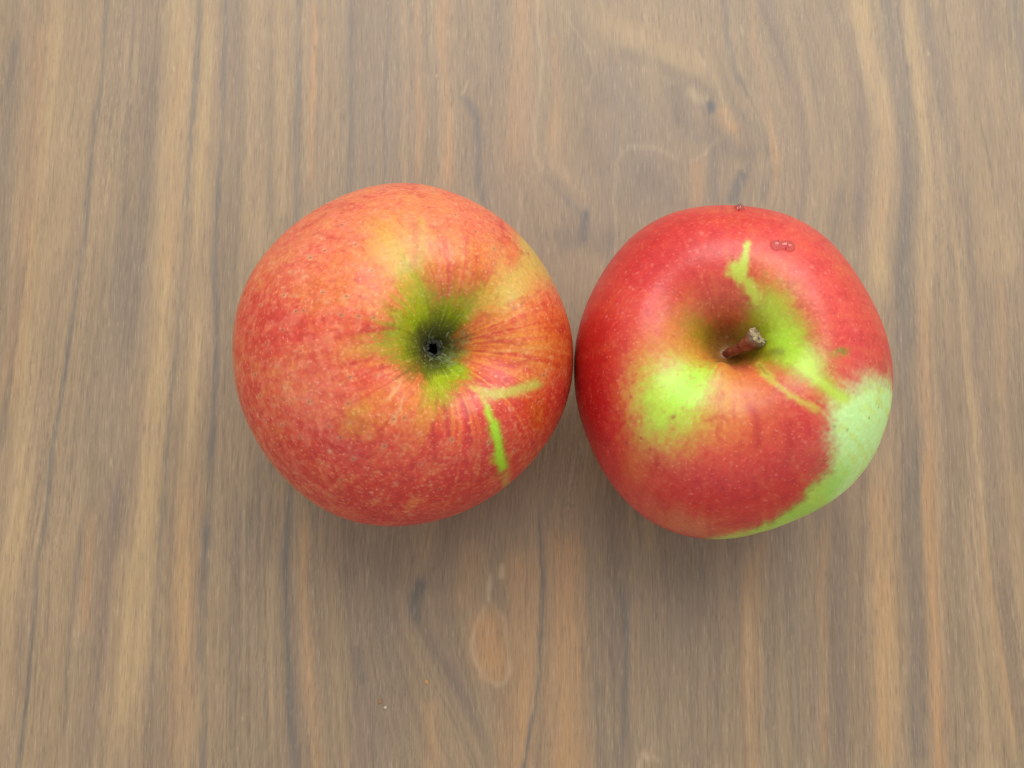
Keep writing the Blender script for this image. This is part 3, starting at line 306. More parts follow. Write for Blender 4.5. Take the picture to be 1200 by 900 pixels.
def build_table():
    fx = np.arange(-180, 180.1, 0.32)
    fy = np.arange(-136, 136.1, 0.8)
    cx = 180 + np.geomspace(3, 620, 26)
    cy = 136 + np.geomspace(4, 480, 26)
    xs = np.concatenate([-cx[::-1], fx, cx])
    ys = np.concatenate([-cy[::-1], fy, cy])
    X, Y = np.meshgrid(xs, ys)
    # grain coordinate: the veneer's figure flows along the guides
    G = []
    for g in GUIDES:
        a = np.array(sorted(g, key=lambda p: p[1]))
        G.append(np.interp(ys, a[:, 1], a[:, 0]))
    G = np.array(G)
    U0 = np.array([np.interp(-40, sorted(p[1] for p in g), [p[0] for p in sorted(g, key=lambda q: q[1])]) for g in GUIDES])
    U = np.empty_like(X)
    for j in range(len(ys)):
        xs_j = G[:, j]
        u = np.interp(xs, xs_j, U0)
        u = np.where(xs < xs_j[0], U0[0] + xs - xs_j[0], u)
        u = np.where(xs > xs_j[-1], U0[-1] + xs - xs_j[-1], u)
        U[j] = u
    U = U + 0.18 * noise3(U * 1.1, Y * 0.22, 9.1) + 0.7 * fbm(U * 0.05, Y * 0.02, 3.3, 2) + 0.22 * noise3(U * 0.4, Y * 0.07, 8.1)
    n_w = fbm(U * 0.07, Y * 0.0045, 1.5, 3)
    n_m = fbm(U * 0.28, Y * 0.011, 4.5, 3)
    n_f = fbm(U * 0.95, Y * 0.028, 7.5, 3)
    W = {k: np.array(v, float) for k, v in WOOD.items()}
    # the smooth zones round the knot and the oval figure carry less stripe
    calm = 1 - 0.8 * np.exp(-(((X - 22) / 32) ** 2 + ((Y - 66) / 44) ** 2)) - 0.55 * np.exp(-(((X + 8) / 22) ** 2 + ((Y + 68) / 28) ** 2))
    col = np.broadcast_to(W['base'], X.shape + (3,)).copy()
    t = (0.35 * n_w + 0.6 * n_m + 0.75 * n_f) * calm
    col = mix(col, W['tan'], np.clip(t * 0.62, 0, 0.6))
    col = mix(col, W['dark'], np.clip(-t * 0.62, 0, 0.6))
    line = fbm(U * 1.9, Y * 0.02, 50.5, 2)
    col = mix(col, W['dark'] * 0.92, smoothstep(0.88, 1.0, 1 - np.abs(line)) * np.clip(0.1 + 0.7 * fbm(U * 0.2, Y * 0.03, 55.0, 2), 0, 0.4) * np.clip(calm + 0.2, 0, 1))
    line = fbm(U * 1.6, Y * 0.02, 60.5, 2)
    col = mix(col, W['pale'], smoothstep(0.90, 1.0, 1 - np.abs(line)) * np.clip(0.7 * fbm(U * 0.2, Y * 0.03, 65.0, 2), 0, 0.3) * calm)
    hue = fbm(U * 0.12, Y * 0.01, 21.5, 2)
    col = mix(col, W['mauve'], np.clip(hue * 0.5, 0, 0.3) * calm)
    wob = 0.4 * noise3(X * 0.15, Y * 0.06, 30.2) + 0.35 * noise3(X * 0.9, Y * 0.16, 31.2) + 0.25 * noise3(X * 1.3, Y * 0.4, 32.2)
    mod = 1 + 0.9 * fbm(X * 0.3, Y * 0.035, 40.0, 3)
    for c, w, al, pts in GRAIN_MARKS:
        P = np.array(pts)
        pad = w * 1.6 + 2
        i0, i1 = np.searchsorted(xs, [P[:, 0].min() - pad, P[:, 0].max() + pad])
        j0, j1 = np.searchsorted(ys, [P[:, 1].min() - pad, P[:, 1].max() + pad])
        if i1 <= i0 or j1 <= j0:
            continue
        sl = (slice(j0, j1), slice(i0, i1))
        d, fr = polyline_distance(X[sl] + wob[sl] * min(1, w), Y[sl], pts)
        h = w * 0.5
        a = np.exp(-(d / (h * 1.15)) ** (2.0 if w < 3 else 2.8))
        if len(pts) > 2:
            a = a * smoothstep(-0.06, 0.10, fr) * smoothstep(1.06, 0.90, fr)
        short = np.hypot(*(P.max(0) - P.min(0))) < 12
        a = np.clip(a * al * (0.9 if short else (0.54 if c == 'blue' else 0.74) * np.clip(mod[sl], 0.2, 1.35)), 0, 1)
        col[sl] = mix(col[sl], W[c], a)
    me = grid_mesh("table_top", np.stack([X, Y, np.zeros_like(X)], -1) * 0.001, False)
    colour_attribute(me, "wood_colour", srgb(col))
    float_attribute(me, "grain", U)
    # give the board its thickness
    bm = bmesh.new()
    bm.from_mesh(me)
    edge = [e for e in bm.edges if e.is_boundary]
    r = bmesh.ops.extrude_edge_only(bm, edges=edge)
    low = [v for v in r["geom"] if isinstance(v, bmesh.types.BMVert)]
    for v in low:
        v.co.z = -0.028
    bmesh.ops.contextual_create(bm, geom=[e for e in bm.edges if e.is_boundary])
    bmesh.ops.recalc_face_normals(bm, faces=bm.faces[:])
    bm.to_mesh(me)
    bm.free()
    if me.polygons[1000].normal.z < 0:
        me.flip_normals()
    o = link("table_top", me, table_material())
    o["kind"] = "structure"
    tag(o, "brown walnut table top with straight grain, a knot and a pale oval figure")
    return o


build_table()

# ------------------------------------------------------------------ apples
R0 = 0.04
STEM_UP=[(0,.46),(.05,.465),(.10,.52),(.17,.63),(.27,.725),(.40,.775),(.55,.76),(.72,.66),(.88,.44),(.985,.12),(.985,-.18),(.90,-.46),(.75,-.68),(.58,-.81),(.42,-.86),(.30,-.83),(.18,-.74),(.07,-.68),(0,-.67)]
CALYX_UP=[(0,.32),(.02,.325),(.03,.40),(.045,.47),(.08,.545),(.14,.64),(.23,.74),(.33,.80),(.45,.81),(.60,.745),(.76,.60),(.90,.38),(.985,.08),(.985,-.20),(.90,-.46),(.75,-.66),(.58,-.78),(.42,-.81),(.28,-.74),(.16,-.58),(.06,-.45),(0,-.44)]
LIP = (math.radians(-105), .75, .45, .03)


def smooth_curve(pts,n):
    # centripetal-ish Catmull-Rom through pts, resampled evenly by arc length
    P=np.array(pts,float); P=np.vstack([[-P[1,0],P[1,1]],P,[-P[-2,0],P[-2,1]]])
    out=[]
    for i in range(1,len(P)-2):
        t=np.linspace(0,1,60,endpoint=False)[:,None]
        a,b,c,d=P[i-1:i+3]
        out.append(.5*((2*b)+(c-a)*t+(2*a-5*b+4*c-d)*t**2+(3*b-a-3*c+d)*t**3))
    C=np.vstack(out+[P[-2:-1]])
    for _ in range(30):   # relax kinks a little
        C[1:-1]=.5*C[1:-1]+.25*(C[:-2]+C[2:])
    C[0,0]=C[-1,0]=0
    L=np.concatenate([[0],np.cumsum(np.hypot(*np.diff(C,axis=0).T))])
    s=np.linspace(0,L[-1],n)
    return np.column_stack([np.interp(s,L,C[:,0]),np.interp(s,L,C[:,1])]),s
def apple_mesh(profile,kaz,naz,ns,lobes=0.0,lobe_ph=0.0,lip=None):
    """returns V (ns,naz,3) in units of R0, s arc, az"""
    C,s=smooth_curve(profile,ns)
    az=np.arange(naz)/naz*2*math.pi
    k=np.interp(az,np.arange(len(kaz)+1)/len(kaz)*2*math.pi,np.append(kaz,kaz[0]))
    # smooth periodic
    F=np.fft.rfft(k); F[10:]=0; k=np.fft.irfft(F,naz)
    rho=C[:,0][:,None]; z=C[:,1][:,None]
    w=np.clip((rho-.15)/.75,0,1); w=w*w*(3-2*w)
    kk=1+w*(k[None]-1)
    top=np.clip((z-.1)/.6,0,1)
    lob=1+lobes*np.cos(5*(az[None]-lobe_ph))*np.clip(rho/.35,0,1)*(1-np.clip((rho-.55)/.45,0,1))
    zz=z+ (lob-1)*.5*top
    rr=rho*kk
    if lip:
        la,lw,amt,dz=lip
        d=np.abs((az-la+math.pi)%(2*math.pi)-math.pi)
        g=np.exp(-(d/lw)**2)[None]
        b=np.exp(-((rho-.19)/.12)**2)*(z>.3)
        rr=rr*(1-amt*g*b); 
        b2=np.exp(-((rho-.30)/.18)**2)*(z>.3)
        zz=zz+dz*g*b2
    V=np.stack([rr*np.cos(az)[None],rr*np.sin(az)[None],np.broadcast_to(zz,(ns,naz))],-1)
    return V,s,az


def rotation_to(tx, ty):
    a = math.hypot(tx, ty)
    ax = np.array([-ty / a, tx / a, 0.0])
    c, s = math.cos(a), math.sin(a)
    K = np.array([[0, -ax[2], ax[1]], [ax[2], 0, -ax[0]], [-ax[1], ax[0], 0]])
    return np.eye(3) + s * K + (1 - c) * K @ K


def skin_colours(V, s, az, patches, streaks, lenticels, spots, seed, kind):
    ns, naz = V.shape[:2]
    px = s[:, None] * np.cos(az)[None]
    py = s[:, None] * np.sin(az)[None]
    x, y, z = V[..., 0], V[..., 1], V[..., 2]
    ca, sa = np.cos(az)[None], np.sin(az)[None]
    acc = np.zeros((ns, naz, 3))
    tot = np.full((ns, naz), 1e-4)
    default = np.array((196, 66, 52) if kind == 'L' else (190, 40, 42), float)
    nt = int(np.searchsorted(s, 1.9))
    acc += default * 1e-4
    for (a, b, c, sg) in patches:
        d2 = (px[:nt] - a) ** 2 + (py[:nt] - b) ** 2
        w = np.exp(-d2 / (2 * (1.1 * sg) ** 2)) * (0.06 / sg) ** 0.5
        for q in range(3):
            acc[:nt, :, q] += w * c[q]
        tot[:nt] += w
    col = acc / tot[..., None]
    # let the patches melt into each other ...
    blur = 0.040 if kind == 'L' else 0.050
    F = np.fft.rfft(col, axis=1)
    k_ = np.arange(F.shape[1])[None]
    F *= np.exp(-0.5 * (k_ * np.minimum(blur / np.maximum(s, 0.02), 1.0)[:, None]) ** 2)[..., None]
    col = np.fft.irfft(F, naz, axis=1)
    ds = s[1] - s[0]
    kr = int(3 * blur / ds)
    ker = np.exp(-0.5 * (np.arange(-kr, kr + 1) * ds / blur) ** 2)
    ker /= ker.sum()
    pad = np.concatenate([np.roll(col[kr:0:-1], naz // 2, axis=1), col, col[-1:].repeat(kr, 0)])
    col = sum(ker[i] * pad[i:i + ns] for i in range(2 * kr + 1))
    # ... then fray their edges along the skin and dissolve them into fine specks
    sf = fbm(ca * 26 + seed, sa * 26, s[:, None] * 1.7, 3)
    wamp, famp, damp = (0.05, 0.09, 0.040) if kind == 'L' else (0.035, 0.06, 0.042)
    far = smoothstep(0.25, 0.8, s)[:, None]
    dr = famp * sf * far + wamp * fbm(x * 7 + seed, y * 7, z * 7, 3) + damp * fbm(x * 48, y * 48, z * 48 + 5, 2)
    dt = wamp * fbm(x * 7 + 40 + seed, y * 7, z * 7, 3) + damp * fbm(x * 48 + 9, y * 48, z * 48, 2)
    ii = np.clip(np.arange(ns)[:, None] + dr / ds, 0, ns - 1.001)
    jj = np.arange(naz)[None] + dt / np.maximum(s, 0.15)[:, None] * naz / (2 * math.pi)
    i0, j0 = ii.astype(int), np.floor(jj).astype(int)
    fi, fj = (ii - i0)[..., None], (jj - j0)[..., None]
    j1 = (j0 + 1) % naz
    j0 = j0 % naz
    col = (col[i0, j0] * (1 - fj) + col[i0, j1] * fj) * (1 - fi) + (col[i0 + 1, j0] * (1 - fj) + col[i0 + 1, j1] * fj) * fi
    # patches fade to the ground colour on the unseen underside
    under = smoothstep(1.7, 2.1, s)[:, None] * np.ones(naz)
    ground = mix(np.broadcast_to(default, col.shape), np.array((170, 205, 95.)),
                 smoothstep(0.0, 0.5, fbm(x * 1.6, y * 1.6, z * 1.6 + seed, 2)) * 0.6)
    col = mix(col, ground, under)
    # streaks running from pole to pole
    st = fbm(ca * 9 + seed, sa * 9, s[:, None] * 0.9, 3)
    bl = fbm(x * 5 + seed, y * 5, z * 5, 3)
    mt = fbm(x * 17 + seed, y * 17, z * 17, 3)
    fine = fbm(x * 55, y * 55, z * 55 + seed, 2)
    redness = smoothstep(20, 110, col[..., 0] - col[..., 1])
    k = 0.9 if kind == 'L' else 0.6
    v = (0.35 * st + 0.55 * sf + 0.4 * bl + 0.75 * mt + (0.32 if kind == 'L' else 0.2) * fine) * np.maximum(redness, 0.75 * smoothstep(0.4, 0.7, s)[:, None] if kind == 'L' else 0.0)
    warm = np.array((222, 150, 86.) if kind == 'L' else (222, 120, 66.))
    deep = np.array((180, 46, 44.) if kind == 'L' else (172, 24, 32.))
    col = mix(col, warm, np.clip(v * 0.75 * k, 0, 0.55))
    col = mix(col, deep, np.clip(-v * 0.85 * k, 0, 0.6))
    if kind == 'L':
        rad = smoothstep(0.22, 0.42, s)[:, None] * smoothstep(1.0, 0.6, s)[:, None]
        sx = fbm(ca * 17 + 31, sa * 17, s[:, None] * 1.3, 3)
        col = mix(col, np.array((224, 150, 60.)), np.clip(1.5 * sx - 0.05, 0, 0.6) * rad * redness)
        col = mix(col, np.array((190, 48, 46.)), np.clip(-1.3 * sx - 0.15, 0, 0.4) * rad * redness)
        pm = fbm(x * 24 + 7, y * 24, z * 24, 3)
        col = mix(col, np.array((228, 132, 106.)), np.clip(0.05 + pm * 1.2, 0, 0.5) * redness * smoothstep(0.4, -0.5, x - 0.5 * y))  # pale mottling, plus side light painted into the left flank
    green = smoothstep(-10, 25, col[..., 1] - col[..., 0])
    col = mix(col, np.array((196, 206, 84.)), np.clip(0.9 * sf + 0.5 * mt, 0, 0.35) * green)
    col = col * (1 + 0.07 * k * fine)[..., None]
    for c, w, al, pts in streaks:
        d, fr = polyline_distance(px + 0.02 * mt, py + 0.02 * fbm(x * 17 + 9, y * 17, z * 17, 2), pts)
        a = np.exp(-(d / (0.72 * w)) ** 1.7)
        a = al * smoothstep(0.0, 1.02, a + (0.25 * sf + 0.3 * mt + 0.35 * fine) * 2.0 * a * (1 - a))
        a = a * smoothstep(-0.05, 0.12, fr) * smoothstep(1.05, 0.88, fr) if len(pts) > 2 else a
        col = mix(col, np.array(c, float), np.clip(a, 0, 1))
    # pale flecks and lenticels
    top = (s < 1.5)[:, None] * np.ones(naz)
    if kind == 'L':
        fl = fbm(x * 50 + 3, y * 50, z * 50, 2)
        col = mix(col, np.array((232, 176, 128.)), smoothstep(0.30, 0.55, fl + 0.16 * st + 0.1 * bl) * 0.36 * redness)
    else:
        fl = noise3(x * 46 + 3, y * 46, z * 46)
        col = mix(col, np.array((222, 120, 92.)), smoothstep(0.55, 0.85, fl + 0.2 * bl) * 0.35 * redness)
    rnd = random.Random(seed)
    for i, (a, b) in enumerate(lenticels):
        d = np.hypot(px - a, py - b + 0.004 * fine)
        r = (0.016 + 0.007 * rnd.random()) if kind == 'L' else (0.008 + 0.006 * rnd.random())
        ring = np.exp(-(d / r) ** 2.2)
        tone = np.array((222, 170, 130.)) if kind == 'L' else (np.array((226, 140, 120.)) if i > 10 else np.array((150, 40, 44.)))
        col = mix(col, tone, ring * (0.35 + 0.35 * rnd.random()))
        if kind == 'L' and rnd.random() < 0.6:
            col = mix(col, np.array((92, 66, 44.)), np.exp(-(d / 0.0075) ** 2) * 0.75)
    for a, b in spots:
        d = np.hypot(px - a, py - b)
        col = mix(col, np.array((96, 112, 66.)), np.exp(-(d / 0.010) ** 2) * 0.5)
    if kind == 'L':      # dark dried throat of the calyx, with the basin's shade painted in
        q = np.hypot(px, py) + 0.05 * mt + 0.03 * sf
        col = mix(col, np.array((74, 72, 40.)), smoothstep(0.47, 0.24, q + 0.05 * np.cos(az + 0.6)[None] + 0.05 * st) * 0.8)
        col = mix(col, np.array((30, 28, 24.)), smoothstep(0.19, 0.15, np.hypot(px, py)))
        fuzz = smoothstep(0.15, 0.5, fbm(x * 38, y * 38, z * 38, 3) + 0.25 * np.cos(az + 0.6)[None]) * smoothstep(0.46, 0.26, q) * smoothstep(0.15, 0.19, q)
        col = mix(col, np.array((134, 150, 104.)), fuzz * 0.6)
    else:                # russet at the foot of the stem
        q = np.hypot(px, py) + 0.05 * sf + 0.03 * mt
        col = mix(col, np.array((96, 70, 40.)), smoothstep(0.18, 0.05, q) * 0.5)
    luma = col @ np.array((0.3, 0.59, 0.11))
    col = luma[..., None] + (col - luma[..., None]) * (1.12 if kind == 'L' else 1.05)
    col = col * (0.96 + 0.05 * smoothstep(10, 30, col[..., 1] - col[..., 0]))[..., None]
    return np.clip(col, 2, 250)


def skin_material(name, rough, sparkle, speck):
    n = Nodes(name)
    co = obj_coords(n)
    col = n.attr("skin_colour")
    sp = n.noise(co, 1500, 3, 0.6)
    f = n.remap(sp, 0.3, 0.7, 1 - speck, 1 + speck)
    col = n.mixc(1.0, col, f, 'MULTIPLY')
    glint = n.noise(co, 1500, 2, 0.5)
    col = n.mixc(n.remap(glint, 0.62, 0.76, 0.0, sparkle), col, tuple(srgb((240, 205, 175))))  # tiny pale specks painted into the colour as sparkle
    n.link(col, n.b.inputs["Base Color"])
    rn = n.noise(co, 420, 4, 0.6)
    n.link(n.remap(rn, 0.3, 0.7, rough - 0.09, rough + 0.11), n.b.inputs["Roughness"])
    n.set(Specular_IOR_Level=0.5, Subsurface_Weight=0.06, Subsurface_Scale=0.004)
    n.b.inputs["Subsurface Radius"].default_value = (1.0, 0.45, 0.25)
    bm_ = n.noise(co, 900, 4, 0.6)
    n.bump(bm_, 0.16, 0.0004)
    return n.m


def empty(name, loc):
    o = bpy.data.objects.new(name, None)
    o.empty_display_size = 0.02
    o.location = loc
    C.objects.link(o)
    return o


def build_apple(kind, profile, girth, pos, tilt, lobes, ph, lip, patches, streaks, lenticels, spots, seed, mat):
    NAZ, NS = 720, 420
    V, s, az = apple_mesh(profile, np.array(girth), NAZ, NS, lobes, ph, lip)
    # very slight hand-felt unevenness
    nrm = 1 + 0.006 * fbm(V[..., 0] * 2.3 + seed, V[..., 1] * 2.3, V[..., 2] * 2.3, 2)
    col = skin_colours(V, s, az, patches, streaks, lenticels, spots, seed, kind)
    M = rotation_to(*tilt)
    W = (V * nrm[..., None]) @ M.T * R0
    z0 = -W[..., 2].min()
    root = empty("apple", (pos[0], pos[1], 0.0))
    me = grid_mesh("skin", W + np.array([0, 0, z0]), True)
    if me.polygons[NAZ * 200].normal.dot(me.polygons[NAZ * 200].center - bpy.data.objects[root.name].location) < 0:
        pass
    colour_attribute(me, "skin_colour", srgb(col))
    o = link("skin", me, mat, root)
    bm = bmesh.new()
    bm.from_mesh(me)
    bmesh.ops.recalc_face_normals(bm, faces=bm.faces[:])
    bm.to_mesh(me)
    bm.free()
    return root, M, z0, W, s, az


def to_apple(P, M, z0):
    return np.asarray(P, float) @ M.T * R0 + np.array([0, 0, z0])


GAP = 0.00055        # slid together until the fruit all but touch
left, ML, zL, WL, sL, azL = build_apple('L', CALYX_UP, L_GIRTH, L_POS, L_TILT, .03, .3, None, L_PATCHES, L_STREAKS,
                                        L_LENTICELS, [], 3, skin_material("mottled_apple_skin", 0.37, 0.34, 0.10))
tag(left, "mottled red and yellow apple resting stem down, showing its calyx", "apple", "apples side by side on the table")
right, MR, zR, WR, sR, azR = build_apple('R', STEM_UP, R_GIRTH, (R_POS[0] - GAP, R_POS[1]), R_TILT, .02, .5, LIP, R_PATCHES, R_STREAKS,
                                         R_LENTICELS, R_SPOTS, 11, skin_material("smooth_apple_skin", 0.34, 0.22, 0.06))
tag(right, "smooth deep red apple with lime green patches and its stem on top", "apple", "apples side by side on the table")

# --- calyx of the left apple: a ring of dried sepals round the open tube
def plain(name, c, rough=0.7, var=0.2, scale=900, bump=0.3):
    n = Nodes(name)
    f = n.noise(obj_coords(n), scale, 4, 0.6)
    n.link(n.mixc(1.0, tuple(srgb(c)), n.remap(f, 0.3, 0.7, 1 - var, 1 + var), 'MULTIPLY'), n.b.inputs["Base Color"])
    n.set(Roughness=rough, Specular_IOR_Level=0.3)
    n.bump(f, bump, 0.0003)
    return n.m


sepal_mat = plain("dried_sepal", (134, 140, 104), 0.85, 0.5, 2600)
rim_mat = plain("calyx_rim", (82, 84, 72), 0.8, 0.5, 2600)
# rim of the tube
na, nb = 64, 12
CAL_Z = 0.47
A = np.arange(na) / na * 2 * math.pi
ring = []
for j in range(nb):
    b = j / nb * 2 * math.pi
    rr = 0.041 + (0.012 + 0.006 * noise3(np.cos(A) * 2, np.sin(A) * 2, 5.2)) * math.cos(b) + 0.010 * noise3(np.cos(A) * 2.5, np.sin(A) * 2.5, 2.2)
    zz = CAL_Z + 0.012 * math.sin(b) + 0.022 * noise3(np.cos(A) * 4, np.sin(A) * 4, b)
    ring.append(np.stack([rr * np.cos(A), rr * np.sin(A), zz], -1))
ring.append(ring[0])
calyx = link("calyx", grid_mesh("calyx", to_apple(np.array(ring), ML, zL), True), rim_mat, left)
rnd = random.Random(5)
for i in range(5):
    a0 = 0.5 + i * 2 * math.pi / 5 + rnd.uniform(-.15, .15)
    L, wd = rnd.uniform(.07, .12), rnd.uniform(.02, .034)
    rows = []
    for t in np.linspace(0, 1, 9):
        half = wd * (1 - t ** 1.6) + .003
        rad = .048 + L * t
        up = CAL_Z + .01 + .035 * math.sin(t * 2.6) + .11 * t + rnd.uniform(-.004, .004)
        row = []
        for q in np.linspace(-1, 1, 7):
            th = a0 + .25 * math.sin(t * 3 + i)
            lx, ly = rad, half * q
            row.append((lx * math.cos(th) - ly * math.sin(th), lx * math.sin(th) + ly * math.cos(th), up + .012 * q * q + .004 * rnd.uniform(-1, 1)))
        rows.append(row)
    top_ = np.array(rows)
    bot_ = top_ - np.array([0, 0, .008])
    loop = np.concatenate([top_, bot_[:, ::-1]], axis=1)
    link("sepal", grid_mesh("sepal", to_apple(loop, ML, zL), True), sepal_mat, calyx)

# --- stem of the right apple
def stem_material():
    n = Nodes("stem_bark")
    co = obj_coords(n)
    t = n.attr("along", "Fac")
    a = n.noise(co, 500, 4, 0.6)
    col = n.mixc(n.remap(a, 0.35, 0.65, 0.0, 1.0), tuple(srgb((104, 42, 26))), tuple(srgb((152, 80, 52))))
    col = n.mixc(n.attr("under", "Fac"), col, tuple(srgb((178, 158, 122))))
    col = n.mixc(n.remap(t, 0.84, 0.97, 0.0, 0.85), col, tuple(srgb((124, 112, 92))))
    n.link(col, n.b.inputs["Base Color"])
    n.set(Roughness=0.55)
    n.bump(n.noise(co, 1100, 4, 0.6), 0.8, 0.0006)
    return n.m


def stem_path(t):
    p0, p1, p2 = STEM_BASE, STEM_MID, STEM_TIP
    return (1 - t) ** 2 * p0 + 2 * t * (1 - t) * p1 + t * t * p2


STEM_BASE = np.array([0.0, 0.0, 0.43])
STEM_TIP = np.array(STEM_TIP_L)
STEM_MID = 0.5 * (STEM_BASE + STEM_TIP) + np.array([-0.02, -0.03, 0.05])
rows, along, under = [], [], []
NT, NP = 46, 36
for i in range(NT):
    t = i / (NT - 1)
    p = stem_path(t)
    d = stem_path(min(1, t + .01)) - stem_path(max(0, t - .01))
    d /= np.linalg.norm(d)
    e1 = np.cross(d, (0, 0, 1.0)); e1 /= np.linalg.norm(e1)
    e2 = np.cross(e1, d)
    r = 0.026 + 0.021 * smoothstep(0.5, 0.97, t) + 0.004 * smoothstep(0.2, 0.0, t)
    row = []
    for j in range(NP):
        b = j / NP * 2 * math.pi
        rr = r * (1 + .16 * noise3(math.cos(b) * 1.6 + 3, math.sin(b) * 1.6, t * 4) + .16 * noise3(math.cos(b) * 4, math.sin(b) * 4, t * 9))
        if t > .85:
            rr *= 1 + .22 * noise3(math.cos(b) * 4 + 5, math.sin(b) * 4, 3.3)
        row.append(p + rr * (1.0 * math.cos(b) * e1 + 1.25 * math.sin(b) * e2 * (1 if t < .6 else 1 + .15)))
        along.append(t)
        under.append(float(smoothstep(0.55, 0.95, math.cos(b) * 1.0 - .15 + .3 * noise3(b, t * 6, 1.0)) * 0.85))
    rows.append(row)
me = grid_mesh("stem", to_apple(np.array(rows), MR, zR), True)
float_attribute(me, "along", along)
float_attribute(me, "under", under)
stem = link("stem", me, stem_material(), right)
# broken, corky end
d = stem_path(1.0) - stem_path(.98)
d /= np.linalg.norm(d)
last = np.array(rows[-1])
cen = last.mean(0)
cut = []
for q in np.linspace(1.0, 0.0, 16):
    ring_ = cen + (last - cen) * q
    h = np.array([.020 * noise3(*(v * 26)) + .010 * noise3(*(v * 60)) for v in ring_])
    h = (h * .8 + .004) * float(smoothstep(1.0, 0.85, q))
    cut.append(ring_ + d * h[:, None])
def cut_material():
    n = Nodes("corky_cut")
    co = obj_coords(n)
    f = n.noise(co, 1100, 3, 0.6)
    col = n.mixc(n.remap(f, 0.34, 0.56, 0, 1), tuple(srgb((60, 48, 36))), tuple(srgb((170, 150, 114))))
    n.link(col, n.b.inputs["Base Color"])
    n.set(Roughness=0.9)
    n.bump(f, 0.7, 0.0005)
    return n.m
tag(link("broken_end", grid_mesh("broken_end", to_apple(np.array(cut), MR, zR), True), cut_material(), stem), "rough pale broken end of the stem")

# ------------------------------------------------------------------ water on the right apple
def water_material():
    n = Nodes("water")
    tr = n.new("ShaderNodeBsdfTransparent")
    tr.inputs["Color"].default_value = (0.86, 0.76, 0.76, 1)
    gl = n.new("ShaderNodeBsdfGlossy")
    gl.inputs["Roughness"].default_value = 0.04
    fr = n.new("ShaderNodeFresnel")
    fr.inputs["IOR"].default_value = 1.75
    mx = n.new("ShaderNodeMixShader")
    geo = n.new("ShaderNodeNewGeometry")          # no total reflection on the way out of the thin bead
    out = n.new("ShaderNodeMath", operation='SUBTRACT')
    out.inputs[0].default_value = 1.0
    n.link(geo.outputs["Backfacing"], out.inputs[1])
    fac = n.new("ShaderNodeMath", operation='MULTIPLY')
    n.link(fr.outputs[0], fac.inputs[0])
    n.link(out.outputs[0], fac.inputs[1])
    n.link(fac.outputs[0], mx.inputs[0])
    n.link(tr.outputs[0], mx.inputs[1])
    n.link(gl.outputs[0], mx.inputs[2])
    n.link(mx.outputs[0], n.t.nodes["Material Output"].inputs["Surface"])
    return n.m


def skin_frame(px, py):
    """point, normal on the right apple's skin for an unrolled skin coordinate"""
    s_, a_ = math.hypot(px, py), math.atan2(py, px) % (2 * math.pi)
    i = int(np.clip(np.searchsorted(sR, s_), 1, len(sR) - 2))
    j = int(round(a_ / (2 * math.pi) * len(azR))) % len(azR)
    p = WR[i, j] + np.array([0, 0, zR])
    du = WR[i + 1, j] - WR[i - 1, j]
    dv = WR[i, (j + 1) % len(azR)] - WR[i, j - 1]
    nn = np.cross(du, dv)
    nn /= np.linalg.norm(nn)
    if nn @ (p - np.array([0, 0, zR])) < 0:
        nn = -nn
    return p, nn


water = water_material()


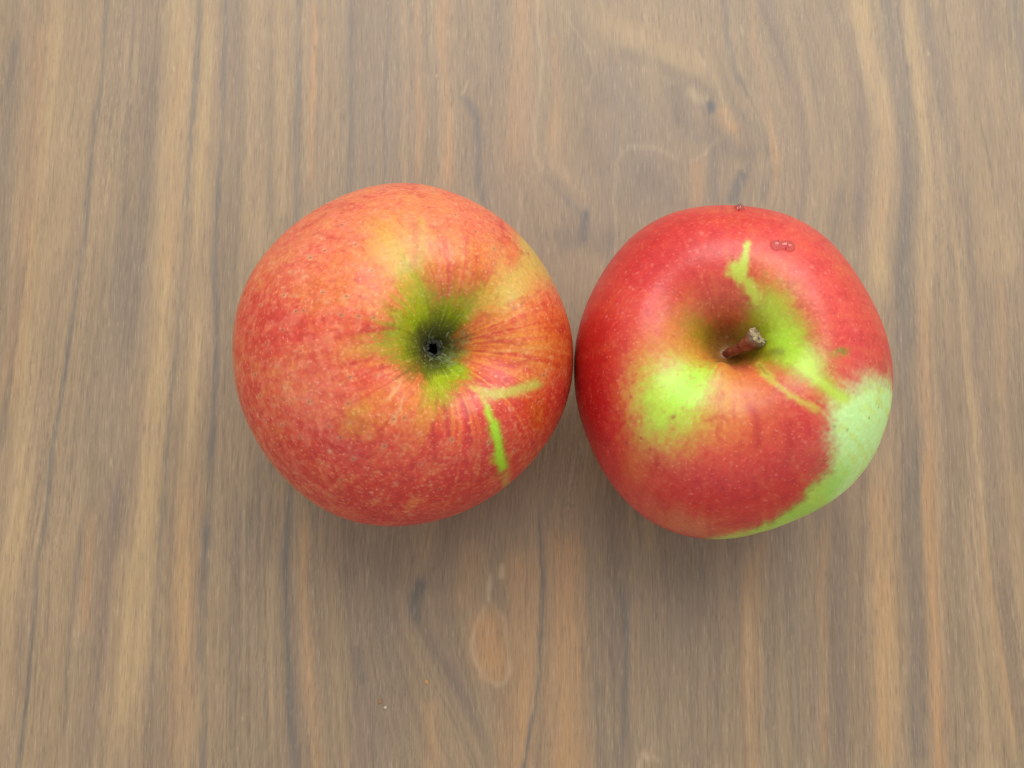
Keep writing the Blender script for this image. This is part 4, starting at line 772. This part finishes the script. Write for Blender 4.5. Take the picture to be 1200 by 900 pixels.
def water_bead(name, pts, radii, height, label):
    """a bead of water drawn out along a path on the skin: a low dome swept along it"""
    K = 40
    P = np.array(pts)
    tt = np.linspace(0, len(P) - 1, K)
    q = np.column_stack([np.interp(tt, range(len(P)), P[:, k]) for k in (0, 1)])
    for _ in range(4):
        q[1:-1] = .5 * q[1:-1] + .25 * (q[:-2] + q[2:])
    rad = np.interp(tt, np.linspace(0, len(P) - 1, len(radii)), radii)
    fr = [skin_frame(*c) for c in q]
    pc = np.array([f[0] for f in fr]); nc = np.array([f[1] for f in fr])
    for _ in range(6):
        pc[1:-1] = .5 * pc[1:-1] + .25 * (pc[:-2] + pc[2:]); nc[1:-1] = .5 * nc[1:-1] + .25 * (nc[:-2] + nc[2:])
    rows = []
    tan = np.gradient(pc, axis=0)
    for i in range(K):
        t = i / (K - 1)
        end = math.sqrt(max(0.0, 1 - abs(2 * t - 1) ** 3)) + 1e-3
        n_ = nc[i] / np.linalg.norm(nc[i])
        sd = np.cross(tan[i], n_); sd /= np.linalg.norm(sd)
        row = []
        for b in np.linspace(0, 2 * math.pi, 24, endpoint=False):
            hh = math.sin(b)
            row.append(pc[i] + rad[i] * end * (math.cos(b) * sd + (hh * height if hh > 0 else hh * .25) * n_))
        rows.append(row)
    o = link(name, grid_mesh(name, np.array(rows) + np.array([right.location.x, right.location.y, 0]), True), water)
    tag(o, label, "water droplet", "water drops on the right apple")
    return o


water_bead("water_droplet", [(.294, .662), (.325, .632), (.361, .628), (.395, .640), (.425, .618), (.447, .600)],
           [.0011, .0015, .0010, .0011, .0015, .0011], 0.95, "wavy water droplet on the upper right of the stemmed apple")
water_bead("water_droplet", [(.085, 1.03), (.117, 1.035), (.15, 1.03)], [.0011, .0015, .0011], 0.9,
           "small water droplet on the far top rim of the stemmed apple")

# ------------------------------------------------------------------ crumbs on the table
def crumb(loc, size, colour, seed, label):
    bm = bmesh.new()
    bmesh.ops.create_icosphere(bm, subdivisions=3, radius=size)
    for v in bm.verts:
        k = v.co.normalized()
        f = 1 + 0.45 * float(noise3(k.x * 1.7 + seed, k.y * 1.7, k.z * 1.7)) + 0.2 * float(noise3(k.x * 5 + seed, k.y * 5, k.z * 5))
        v.co = v.co * f
        v.co.z *= 0.6
    zmin = min(v.co.z for v in bm.verts)
    for v in bm.verts:
        v.co.z -= zmin
    me = bpy.data.meshes.new("crumb")
    bm.to_mesh(me)
    bm.free()
    me.shade_smooth()
    o = link("crumb", me, plain("crumb_%d" % seed, colour, 0.8, 0.35, 2500))
    o.location = (loc[0] / 1000, loc[1] / 1000, 0.0)
    tag(o, label, "crumb", "crumbs on the table")


crumb((-21.7, -76.6), 0.00046, (196, 152, 104), 1, "tan crumb on the table left of the pale oval wood figure")
crumb((-33.4, -81.4), 0.00042, (170, 122, 80), 2, "brown crumb, upper left of the close pair on the table")
crumb((-32.1, -82.9), 0.00038, (196, 180, 156), 3, "whitish crumb, lower right of the close pair on the table")
